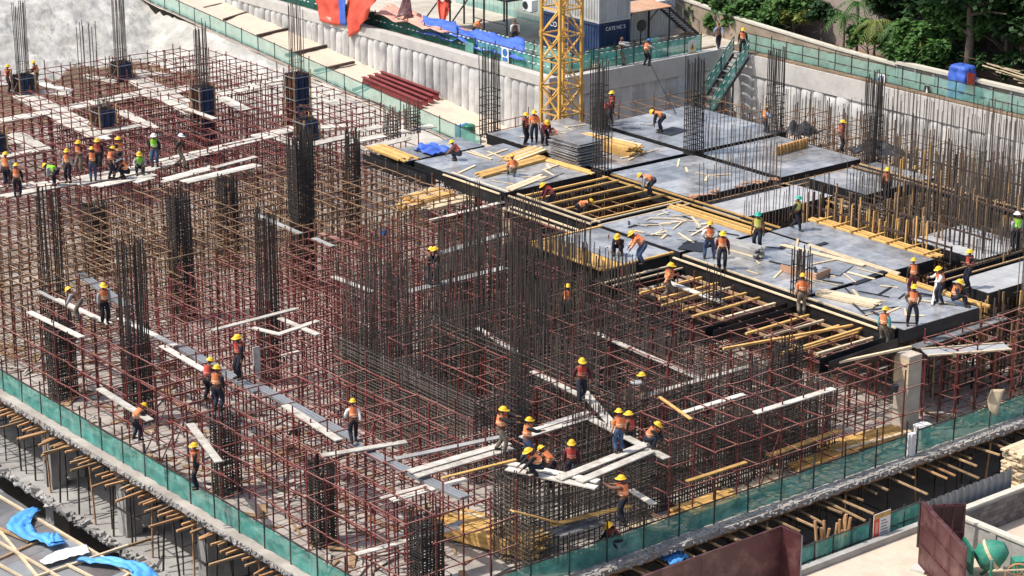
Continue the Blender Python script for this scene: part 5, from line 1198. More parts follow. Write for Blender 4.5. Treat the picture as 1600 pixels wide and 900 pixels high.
m = MB(); p = W(1033,92,GZ); m.obox((p.x, p.y+.5, GZ+.5), (.7,.4,1.0), .1); m.obox((p.x, p.y+.7, GZ+1.1), (.7,.06,.5), .1); tag(m.build('plastic_crate', M['netpale']), 'pale blue crate behind the net barrier by the vested man', 'crate')

# ================================================================== BOUNDARY WALL, TREES
BX = 67.3
t = thing('boundary_wall', 'old plastered boundary wall with pale coping above the right fence', 'wall', (BX, 20, GZ))
TOP = [(70, 7.9), (WX(1165,35,BX).y, WX(1165,35,BX).z), (WX(1300,76,BX).y, WX(1300,76,BX).z), (WX(1400,103,BX).y, WX(1400,103,BX).z)]
m = MB(); c = MB()
for (y0, z0), (y1, z1) in zip(TOP, TOP[1:]):
    m.add([(BX, y0, GZ), (BX, y1, GZ), (BX, y1, z1), (BX, y0, z0), (BX+.3, y0, GZ), (BX+.3, y1, GZ), (BX+.3, y1, z1), (BX+.3, y0, z0)], [(0,1,2,3), (7,6,5,4), (3,2,6,7)])
    c.bar((BX+.15, y0, z0+.08), (BX+.15, y1, z1+.08), .45, .14)
m.build('plaster_face', M['plaster'], t); c.build('coping', M['coping'], t)
t = thing('boundary_wall', 'panelled concrete boundary wall with rounded coping behind the blue covered box', 'wall', (BX, 10, GZ))
ya, yb = TOP[-1][0]-.05, -25.0; za = WX(1465,112,BX).z; zb = WX(1600,143,BX).z; k = 0; y = ya
yz = WX(1600,143,BX).y
def ctop(y): return za+(zb-za)*(ya-y)/(ya-yz)
while y > yb:
    y2 = y-1.6; m = MB(); z = min(ctop(y), ctop(y2))-.1; m.box(BX+.08, y2+.1, GZ, BX+.2, y-.1, z); m.build('panel', M['plaster' if k % 2 else 'conc'], t)
    m = MB(); m.box(BX, y-.1, GZ, BX+.3, y+.1, z); m.build('pier', M['conc'], t)
    pbar(t, 'coping', M['coping'], (BX+.15, y, ctop(y)), (BX+.15, y2-.02, ctop(y2)), .5, .2); y = y2; k += 1
def leaf_mass(mb, c, rad, n, size, rr, clumps=14, droop=.3):
    cl = []
    for _ in range(clumps):
        d = Vector((rr.gauss(0, 1), rr.gauss(0, 1), rr.gauss(0, .8))).normalized()*rr.uniform(.35, 1.0); cl.append((Vector((d.x*rad[0], d.y*rad[1], d.z*rad[2]))+Vector(c), rr.uniform(.25, .5)*min(rad)))
    for _ in range(n):
        cc, cr = rr.choice(cl); d = Vector((rr.gauss(0, 1), rr.gauss(0, 1), rr.gauss(0, 1))).normalized()*cr*rr.uniform(.55, 1.05); p = cc+d
        a = rr.uniform(0, 6.28); e = rr.uniform(-.9, .3); ax = Vector((math.cos(a)*math.cos(e), math.sin(a)*math.cos(e), math.sin(e)-droop*.3)); ax.normalize()
        sd_ = ax.cross(Vector((rr.uniform(-.5, .5), rr.uniform(-.5, .5), 1))).normalized(); L = size*rr.uniform(.7, 1.4); w_ = L*.32
        mb.add([p, p+ax*L*.5+sd_*w_, p+ax*L, p+ax*L*.5-sd_*w_], [(0,1,2,3)])
def tree(label, x, y, z, h, rad, m='leaf', n=5000, size=.35, seed=1, trunk=.18, name='broadleaf_tree', clumps=26, lean=(0,0)):
    rr = random.Random(seed); t = thing(name, label, 'tree', (x, y, z)); c = (x+lean[0], y+lean[1], z+h)
    mb = MB(); mb.tube([(x, y, z-.1), (x+lean[0]*.3+.1, y+lean[1]*.3, z+h*.4), (x+lean[0]*.7, y+lean[1]*.7+.1, z+h*.75), c], [trunk, trunk*.8, trunk*.6, trunk*.3], 8)
    for k in range(7):
        a = k*.9+seed; f = rr.uniform(.45, .85); s = Vector((x+lean[0]*f, y+lean[1]*f, z+h*f)); e = s+Vector((math.cos(a)*rad[0]*.8, math.sin(a)*rad[1]*.8, rr.uniform(.2, .9)*rad[2])); mb.tube([s, (s+e)/2+Vector((0,0,.2)), e], [trunk*.4, trunk*.28, trunk*.12], 5)
    mb.build('trunk', M['bark'], t, smooth=True)
    mb = MB(); leaf_mass(mb, c, rad, n, size, rr, clumps); mb.build('crown', M[m], t); return t
def at(x, y, X): return WX(x, y, X)
p = at(1430, 62, 68.9); tree('dense glossy bush tree spilling over the boundary wall', p.x, p.y, GZ, p.z-GZ-.3, (1.2, 3.4, 1.6), 'leaf', 6500, .42, 3, clumps=40)
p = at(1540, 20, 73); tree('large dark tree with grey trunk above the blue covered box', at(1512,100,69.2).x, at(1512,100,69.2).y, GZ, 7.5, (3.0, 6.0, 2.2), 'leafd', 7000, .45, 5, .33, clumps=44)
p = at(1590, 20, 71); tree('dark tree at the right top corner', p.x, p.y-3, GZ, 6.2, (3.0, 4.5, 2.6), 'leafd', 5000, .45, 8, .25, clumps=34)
p = at(1135, 20, 68.8); tree('leafy tree behind the man in the light blue shirt', p.x, p.y, GZ, p.z-GZ, (2.0, 3.4, 1.7), 'leaf', 5000, .42, 9, clumps=34)
p = at(1190, 25, 69.5); tree('green tree right of the stairs behind the boundary wall', p.x, p.y, GZ, p.z-GZ+.3, (1.6, 2.6, 1.6), 'leaf', 3800, .4, 10, clumps=26)
p = at(1283, 55, 68.1); tree('small dark bush hanging over the plastered wall', p.x, p.y, GZ, 3.0, (.8, 1.1, .9), 'leafd', 1500, .32, 11, .08, clumps=14)
p = at(1355, 85, 68.6); tree('low shrub behind the coping near the palms', p.x, p.y, GZ, 2.2, (1.0, 2.6, .8), 'leaf', 2500, .32, 12, .08, clumps=18)
p = at(1240, 45, 69); tree('low yellow green shrub under the dark window', p.x, p.y, GZ, 2.4, (1.0, 2.4, .7), 'leafy', 1500, .3, 13, .08, clumps=14)
p = at(1570, 118, 69.5); tree('dark undergrowth behind the coping at the right', p.x, p.y, GZ, 2.0, (1.4, 5.5, .8), 'leafd', 3200, .36, 14, .08, clumps=26)
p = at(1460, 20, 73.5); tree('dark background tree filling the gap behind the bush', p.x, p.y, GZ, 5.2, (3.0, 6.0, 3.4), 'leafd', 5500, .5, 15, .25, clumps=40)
b = MB(); b.box(68.2, 5, GZ, 130, 75, GZ+.06); struct('undergrowth_ground', b, M['soil'])
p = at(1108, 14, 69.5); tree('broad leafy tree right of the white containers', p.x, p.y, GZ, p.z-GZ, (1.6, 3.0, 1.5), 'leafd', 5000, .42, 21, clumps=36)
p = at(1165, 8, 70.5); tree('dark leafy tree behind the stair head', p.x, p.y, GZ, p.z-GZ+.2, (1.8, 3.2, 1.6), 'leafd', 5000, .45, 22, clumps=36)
p = at(1235, 2, 70); tree('tree overhanging the brick house wall', p.x, p.y, GZ, p.z-GZ+.4, (1.6, 2.6, 1.4), 'leaf', 3600, .4, 23, clumps=26)
p = at(1400, 20, 71); tree('tree behind the palm row', p.x, p.y, GZ, 4.8, (1.6, 3.0, 1.6), 'leafd', 4000, .42, 24, clumps=28)
p = at(1495, 55, 70.5); tree('glossy tree left of the grey trunk', p.x, p.y, GZ, 4.0, (1.6, 2.8, 1.6), 'leaf', 4200, .42, 25, clumps=28)
p = at(1575, 40, 71); tree('leafy tree right of the grey trunk', p.x, p.y, GZ, 4.6, (1.8, 3.2, 1.8), 'leaf', 4200, .42, 26, clumps=30)
def palm(label, x, y, h, seed, m='leaf', nf=11):
    rr = random.Random(seed); t = thing('palm_tree', label, 'palm', (x, y, GZ))
    mb = MB(); mb.tube([(x, y, GZ-.1), (x+.1, y+.05, GZ+h*.5), (x, y, GZ+h)], [.1, .08, .06], 8); mb.build('trunk', M['bark'], t)
    for k in range(nf):
        a = k*6.283/nf+rr.uniform(-.3, .3); L = rr.uniform(1.3, 2.0); up = rr.uniform(.2, .9); pts = []
        for i in range(7):
            f = i/6; pts.append(Vector((x+math.cos(a)*L*f, y+math.sin(a)*L*f, GZ+h+up*L*f*.9-1.15*L*f*f)))
        mb = MB(); mb.tube(pts, [.025]*6+[.01], 4)
        for i in range(1, 7):
            for s in (-1, 1):
                for e in (0, .5):
                    p = pts[i-1].lerp(pts[i], e); D = (pts[i]-pts[i-1]).normalized(); S = D.cross(Vector((0,0,1))).normalized()*s
                    tip = p+S*.42+D*.28+Vector((0,0,-.3)); mb.add([p, p+D*.09, tip], [(0,1,2)])
        mb.build('frond', M[m], t)
for i, (px, py, lb) in enumerate([(1318, 60, 'slender palm left of the palm row'), (1366, 70, 'slender palm second in the palm row'), (1402, 80, 'slender palm third in the palm row'), (1430, 75, 'yellowish palm right in the palm row'), (1340, 40, 'palm behind the first two palms'), (1225, 40, 'palm before the dark window')]):
    p = at(px, py, 68.3+i*.25); palm(lb, p.x, p.y, [3.2, 3.2, 3.0, 2.6, 4.0, 3.4][i], 30+i, 'leafy' if i in (1, 3) else 'leaf')
# brick house behind the palms
bm = mat('old_brickwork', (.25, .17, .15), .95, .3, 2, .02, 6)
nt2 = bm.node_tree; N2 = nt2.nodes; bt = N2.new('ShaderNodeTexBrick'); mp = N2.new('ShaderNodeMapping'); g2 = N2.new('ShaderNodeNewGeometry')
mp.inputs['Rotation'].default_value = (math.pi/2, 0, math.pi/2); nt2.links.new(g2.outputs['Position'], mp.inputs[0])
cx_ = N2.new('ShaderNodeSeparateXYZ'); cb_ = N2.new('ShaderNodeCombineXYZ'); nt2.links.new(g2.outputs['Position'], cx_.inputs[0]); nt2.links.new(cx_.outputs[1], cb_.inputs[0]); nt2.links.new(cx_.outputs[2], cb_.inputs[1])
nt2.links.new(cb_.outputs[0], bt.inputs['Vector']); bt.inputs['Scale'].default_value = 2.6; bt.inputs['Color1'].default_value = (.42, .31, .28, 1); bt.inputs['Color2'].default_value = (.28, .21, .20, 1); bt.inputs['Mortar'].default_value = (.36, .31, .28, 1); bt.inputs['Mortar Size'].default_value = .045
nt2.links.new(bt.outputs[0], N2['Principled BSDF'].inputs['Base Color'])
HX = 72.0; t = thing('brick_house', 'old brick house wall behind the palms', 'house', (HX, 50, GZ))
y0, y1 = at(1195, 30, HX).y, at(1445, 60, HX).y
m = MB(); m.box(HX, y1, GZ, HX+8, y0, GZ+7.5); m.build('wall', bm, t)
p = at(1222, 12, HX); m = MB(); m.box(HX-.06, p.y-.8, p.z-.9, HX+.05, p.y+.8, p.z+.9); wd = m.build('window', M['blackmetal'], t)
for z in (-.9, 0, .9): m = MB(); m.box(HX-.1, p.y-.85, p.z+z-.05, HX-.05, p.y+.85, p.z+z+.05); m.build('frame_bar', M['conc'], wd)
for yy in (-.85, .85): m = MB(); m.box(HX-.1, p.y+yy-.06, p.z-.9, HX-.05, p.y+yy+.06, p.z+.9); m.build('frame_bar', M['conc'], wd)
p = at(1250, 10, HX-.1); pbar(t, 'drain_pipe', M['greysheet'], (HX-.1, p.y, GZ), (HX-.1, p.y, GZ+7.4), .12, n=8)
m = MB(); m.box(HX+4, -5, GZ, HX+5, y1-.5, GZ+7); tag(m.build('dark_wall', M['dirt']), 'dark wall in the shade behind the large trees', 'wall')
# blue covered box by the wall
t = thing('covered_box', 'box under a blue tarpaulin with an orange flap by the boundary wall', 'box', W(1505,150,GZ)); p = W(1505,151,GZ)
def bx(u, v):
    a = u*2*math.pi; r = .72/max(abs(math.cos(a)), abs(math.sin(a)))**.85*(1 if v < .8 else max(.02, (1-v)/.2)); return (p.x-.25+math.cos(a)*r*.8+.14*noise.noise(Vector((u*12, v*5, 1))), p.y+math.sin(a)*r*1.0+.1*noise.noise(Vector((u*14, v*3, 6))), GZ+min(v, .8)/.8*2.0+(.10 if v > .8 else 0)+.05*noise.noise(Vector((u*6, v*6, 2))))
m = MB(); m.grid(bx, 44, 18); m.build('tarpaulin', M['bluetarp'], t, smooth=True)
m = MB(); m.sheet(lambda u, v: (p.x-.75+u*.7, p.y-.92-.05*math.sin(v*6), GZ+.5+v*1.35-.2*u), 4, 6, .02); m.build('flap', M['orange'], t)
m = MB(); m.box(p.x-.6, p.y-.5, GZ, p.x+.1, p.y+.5, GZ+1.85); m.build('box', M['pale_timber'], t)
t = thing('pole_heap', 'pale poles lying behind the coping near the grey trunk', 'poles', at(1560,110,68.6))
for k in range(9):
    a = at(1535+k*7, 100+k*3+jit(6), 68.6); pbar(t, 'pole', M['pale_timber'], a, a+Vector((.4*jit(1), -3-jit(1.2), .3*jit(1))), .06)

# ================================================================== FOREGROUND RIGHT
kb = MB(); kb.box(8, -5.75, -.5, 22.3, -5.45, .28); tag(kb.build('kerb_wall', M['conc']), 'low concrete kerb in front of the near green netting', 'kerb')
m = MB(); m.box(-6, -5.9, -8.5, 65, -5.78, -.02); struct('pit_side', m, M['dirt'])
fence('torn green netting with poles behind the near kerb', [(13.2,-5.2,-.1), (19.6,-5.2,-.1)], 1.05, 'net', sp=1.1, rails=(.95, .3), nsub=8)
fence('green netting between the poster and the maroon gate', [(20.7,-5.2,-.1), (22.6,-5.2,-.1)], 1.15, 'net', sp=1.0, rails=(.95, .4), nsub=6)
t = thing('pole_bundle', 'bundle of bamboo poles leaning behind the torn netting', 'poles', (17.5, -4.6, 0))
for k in range(26):
    x = R.choice([R.uniform(13.4, 14.8), R.uniform(16.4, 19.4), R.uniform(17.2, 18.8)]); l = R.uniform(1.1, 2.0)
    pbar(t, 'pole', M['tan'], (x, -5.0+jit(.2), -.9), (x+R.uniform(-.2, .5), -4.9+jit(.35), -.9+l+.4), .12, n=8)
t = thing('poster', 'red and white notice poster hung on the near netting', 'poster', (20.1, -5.35, 0)); 
m = MB(); m.box(19.65, -5.36, .05, 20.65, -5.34, 1.25); m.build('sheet', M['whitepaint'], t)
m = MB(); m.box(19.66, -5.372, .06, 19.98, -5.362, 1.02); m.build('red_panel', M['orange'], t)
m = MB(); m.box(19.66, -5.372, 1.03, 20.64, -5.362, 1.24); m.build('yellow_band', M['board'], t)
m = MB(); m.box(19.76, -5.378, .4, 19.9, -5.373, .9); m.build('red_lettering', M['pink'], t)
m = MB()
for r in range(6): m.box(20.08, -5.37, .2+r*.13, 20.3+R.uniform(.05, .3), -5.364, .25+r*.13)
m.build('grey_lettering', M['greysheet'], t)
# maroon plate hoarding at the bottom
t = thing('steel_hoarding', 'maroon steel plate hoarding with folded end at the bottom', 'hoarding', (13.6, -6.0, 0)); hz = 2.6
for k in range(5):
    x1 = 13.68-k*2.1; m = MB(); m.box(x1-2.09, -5.98, .02, x1, -5.94, hz); m.build('plate', M['maroonplate'], t)
m = MB(); m.box(13.70, -7.0, .02, 13.74, -5.94, hz-.02); m.build('end_plate', M['maroonplate'], t)
pbar(t, 'top_rail', M['maroonplate'], (3.1, -5.96, hz+.03), (13.74, -5.96, hz+.03), .08, .06); pbar(t, 'top_rail', M['maroonplate'], (13.72, -5.96, hz+.02), (13.72, -7.0, hz+.02), .07, .06)
for y in (-7.0, -6.9): pbar(t, 'stiffener', M['greysheet'], (13.76, y, 0), (13.76, y, hz), .06)
m = MB(); p = W(1063,865,-.2); m.sheet(lambda u, v: (p.x-.5+u, -.9+v*.8, -.5+.3*noise.noise(Vector((u*5, v*5, 2)))), 8, 6, .02); tag(m.build('blue_rag', M['skytarp'], smooth=True), 'blue plastic scrap on the joist ends behind the hoarding', 'plastic sheet')
# gate
def gate_leaf(label, a, c, h, rails, m='maroonplate'):
    t = thing('steel_gate', label, 'gate', (a[0], a[1], 0)); A = Vector((a[0], a[1], 0)); Cc = Vector((c[0], c[1], 0)); D = (Cc-A).normalized(); N = Vector((-D.y, D.x, 0)); up = Vector((0,0,1))
    n = 3
    for k in range(n):
        p = A+(Cc-A)*(k/n)+D*.03; q = A+(Cc-A)*((k+1)/n)-D*.03; b = MB(); b.bar(p+up*(h/2+.05), q+up*(h/2+.05), .03, h-.06); b.build('panel', M[m], t)
    for k in range(n+1): p = A+(Cc-A)*(k/n); pbar(t, 'stile', M[m], p+up*.05, p+up*(h+.06), .09)
    for z in rails:
        for s in (-1, 1): pbar(t, 'rail', M[m], A+N*s*.05+up*z, Cc+N*s*.05+up*z, .05, .08)
    return t
gate_leaf('open maroon steel gate leaf with cross rails', (19.5, -8.0), (17.5, -11.9), 2.75, (.1, .95, 1.85, 2.75))
gate_leaf('second maroon gate leaf behind the open one', (20.2, -7.9), (21.3, -8.6), 2.4, (.1, 1.2, 2.35))
m = MB(); m.obox((19.2, -8.3, .06), (.6, .6, .14), .3); tag(m.build('footing', M['cap']), 'pale concrete footing at the foot of the gate', 'footing')
# corrugated sheet
t = thing('sheet_fence', 'grey corrugated sheet fence behind the maroon gate', 'fence', (20.6, -6.9, 0)); m = MB(); ribbed(m, 20.6, -7.0, 26.3, -6.9, .1, 2.05, .42, .07); m.build('corrugated_sheet', M['greysheet'], t)
for x in (20.8, 23.4, 26.1): pbar(t, 'post', M['darktube'], (x, -6.75, 0), (x, -6.75, 2.0), .08)
# block enclosure
def block_wall(t, a, c, h, th=.2, bl=.42, bh=.2, m='brick'):
    A = Vector((a[0], a[1], 0)); Cc = Vector((c[0], c[1], 0)); D = (Cc-A); L = D.length; D.normalize(); nr = int(h/bh); 
    for r in range(nr):
        s = -bl/2 if r % 2 else 0
        while s < L:
            s0 = max(0, s); s1 = min(L, s+bl)-.012
            if s1-s0 > .05: pbar(t, 'block', M[m], A+D*s0+Vector((0,0,r*bh+bh/2)), A+D*s1+Vector((0,0,r*bh+bh/2)), th+jit(.012), bh-.014)
            s += bl
    b = MB(); b.bar(A+Vector((0,0,h/2)), Cc+Vector((0,0,h/2)), th-.03, h-.02); b.build('mortar_core', M['conc'], t)
    b = MB(); b.bar(A+Vector((0,0,h+.04)), Cc+Vector((0,0,h+.04)), th+.12, .09); b.build('coping', M['coping'], t)
t = thing('block_enclosure', 'low block walled bay beside the green mixer', 'enclosure', (22, -9, 0))
block_wall(t, (22.0, -7.4), (27.2, -7.4), 1.35); block_wall(t, (27.2, -7.6), (27.2, -13.5), 1.35)
b = MB(); b.box(21.85, -14.5, 0, 22.05, -7.55, 1.4); b.build('rendered_face', M['conc'], t)
for k in range(4): b = MB(); y = -7.7-k*2.0; b.box(21.78, y-.16, 0, 21.86, y+.16, 1.36); b.build('pier', M['conc'], t)
b = MB(); b.bar((21.95, -7.4, 1.45), (21.95, -14.5, 1.45), .34, .1); b.build('coping', M['coping'], t)
m = MB(); m.grid(lambda u, v: (24.0+u*3.0, -12.5+v*3.4, .02+.55*max(0, math.sin(u*3.14)*math.sin(v*3.14))+.12*noise.noise(Vector((u*6, v*6, 2)))), 16, 16); tag(m.build('soil_heap', M['soil'], smooth=True), 'heap of dark brown soil inside the block bay', 'soil heap')
# lumber pile
stud_wall('brown timber props standing under the right end of the slab', (37.4,2.3), (58,2.3), .05, 3.4, .55, fr=.12)
stud_wall('second row of brown props at the right end', (33.5,4.0), (36.8,4.0), .05, 3.3, .5, fr=.2)
stack('tall pile of fresh yellow planks at the right edge', (29.7, -6.5, .1), (1, .02, 0), 6.2, 4, 32, m='pale_timber', w=.26, t=.075, jx=.12)
for i, x in enumerate((28.4, 31.0)): tag(pbar(None, 'stake', M['old_timber'], (x, -7.35, 0), (x+.1, -7.35, 2.3), .08), 'upright stake holding the yellow plank pile, '+('left one' if i == 0 else 'right one'), 'stake')
# mixer
t = thing('concrete_mixer', 'green concrete mixer in front of the block bay wall', 'mixer', (20.9, -10.6, 0)); mc = Vector((20.8, -10.5, 1.05))
ax = Vector((.55, -.62, .5)).normalized(); prof = [(-.62, .16), (-.58, .38), (-.3, .56), (.1, .58), (.42, .42), (.62, .27), (.64, .24)]
m = MB(); m.tube([mc+ax*a for a, r in prof], [r for a, r in prof], 22); m.build('drum', M['mixer'], t, smooth=True)
m = MB(); m.tube([mc+ax*-.06, mc+ax*.06], .64, 24); m.build('ring_gear', M['pale_timber'], t)
for s in (-1, 1):
    sd2 = ax.cross(Vector((0,0,1))).normalized()*s*.62
    pbar(t, 'yoke', M['mixer'], mc+sd2+Vector((0,0,.05)), Vector((mc.x+sd2.x, mc.y+sd2.y, .1)), .1)
    pbar(t, 'leg', M['dgreen'], Vector((mc.x+sd2.x-.5, mc.y+sd2.y, .05)), Vector((mc.x+sd2.x+.5, mc.y+sd2.y+.3, .05)), .1)
m = MB(); m.obox((mc.x+.6, mc.y-1.0, .8), (.7, .5, .5), -.5); m.build('motor_housing', M['mixer'], t)
m = MB(); m.obox((mc.x-.5, mc.y+.75, .85), (.12, 1.3, 1.0), -.6); m.build('guard_plate', M['dgreen'], t)
for z in (.35, .95): pbar(t, 'hopper_rail', M['pale_timber'], mc+Vector((-1.0, -.9, z-1.05)), mc+Vector((.1, -1.6, z-1.05)), .05)
t = thing('wheel', 'rusty spoked wheel leaning near the mixer', 'wheel', (20.9, -12.1, 0)); c = Vector((20.95, -11.75, .55)); ring = [c+Vector((math.cos(a*math.pi/10)*.5*.7, -math.cos(a*math.pi/10)*.5*.7, math.sin(a*math.pi/10)*.5)) for a in range(21)]
m = MB(); m.tube(ring, .035, 6); m.build('rim', M['brownroof'], t)
for k in range(6): pbar(t, 'spoke', M['brownroof'], c, ring[k*3], .025)
t = thing('brick_pile', 'pile of pinkish bricks at the bottom right corner', 'bricks', (21.7, -12.7, 0))
for i in range(60):
    k = i//12; m_ = MB(); m_.obox((21.55+jit(.45)*(1-k*.1), -12.5+jit(.6)*(1-k*.1), .05+k*.11), (.24, .11, .075), R.uniform(0, 3), jit(.2), jit(.2)); m_.build('brick', M['pinkbrick'], t)
m = MB(); m.grid(lambda u, v: (13+u*8, -12+v*6, .012+.07*abs(noise.noise(Vector((u*5, v*5, 4))))*min(1, 6*u*(1-u))*min(1, 6*v*(1-v))), 30, 24); struct('sand_patch', m, M['sand'], smooth=True)

# ================================================================== FOREGROUND LEFT ROOF
t = thing('shed', 'old shed roof of weathered sheets with poles at the bottom left', 'shed', (-9, 10, -3.4))
def rz(x): return -.05+(x+5.6)*.10
k = 0
for j in range(12):
    for i in range(7):
        x1 = -5.5-i*1.25; y0 = -1+j*2.05; m = MB(); e = jit(.02)
        xs = [x1-1.3, x1]
        m.obox(((xs[0]+xs[1])/2, y0+1.02, rz((xs[0]+xs[1])/2)+.03+.012*((i+j) % 2)+e*.3), (1.34, 2.1, .02), jit(.02), jit(.01), -.10); m.build('roof_sheet', M['roofsheet'] if R.random() > .22 else M['greysheet'], t)
m = MB(); m.box(-14.5, -1, -3.4, -5.9, 23.4, -1.15); m.build('walls', M['dark_timber'], t)
def rp(x, y, dz=.12):
    p = W(x, y, 0.0)
    for _ in range(4): p = W(x, y, rz(p.x)+dz)
    return p
for i, (x1, y1, x2, y2, mm) in enumerate([(-10,770,185,885,'pale_timber'), (185,885,260,925,'pale_timber'), (-10,822,45,846,'old_timber'), (0,830,62,905,'pale_timber'), (-5,845,110,912,'pale_timber'), (-5,880,40,905,'pale_timber'), (-5,875,60,846,'old_timber'), (45,905,200,852,'pale_timber'), (105,882,170,915,'pale_timber'), (190,905,222,880,'pale_timber')]):
    pbar(t, 'pole', M[mm], rp(x1, y1, .1+.04*(i % 3)), rp(x2, y2, .1+.04*(i % 3)), .11, .09)
tag(pbar(None, 'long_pole', M['old_timber'], rp(40,905,.35), W(235,842,-3.2), .1), 'long thin pole reaching from the shed roof to the lower slab', 'pole')
def strip(label, pts, wd, m, amp=.1, seed=0, dz=.16):
    P = [rp(x, y, dz) for x, y in pts]; n = len(P)-1
    def fn(u, v):
        f = u*n; i = min(int(f), n-1); p = P[i].lerp(P[i+1], f-i); D = (P[i+1]-P[i]).normalized(); N = Vector((-D.y, D.x, 0))
        w_ = wd[min(i, len(wd)-1)]*(1-(f-i))+wd[min(i+1, len(wd)-1)]*(f-i)
        q = p+N*(v-.5)*w_; q.z += .05+amp*abs(noise.noise(Vector((u*7+seed, v*4, seed))))+amp*.7*abs(math.sin(v*7+u*9+seed)); return q
    mb = MB(); mb.sheet(fn, 40, 12, .01); return tag(mb.build('tarpaulin', M[m], smooth=True), label, 'tarpaulin')
strip('crumpled light blue tarpaulin bent across the shed roof', [(58,800), (35,812), (28,826), (45,840), (70,845), (90,856), (84,838)], [.5, .9, 1.0, .8, .7, .8, .4], 'skytarp', .16, 1)
strip('twisted light blue tarpaulin at the right end of the shed roof', [(122,878), (160,880), (200,885), (222,895), (232,915)], [.3, .6, .6, .9, 1.0], 'skytarp', .14, 5)
strip('white plastic sheet on the shed roof between the blue tarpaulins', [(66,882), (95,870), (138,860)], [.5, .9, .8], 'whitepaint', .06, 8)

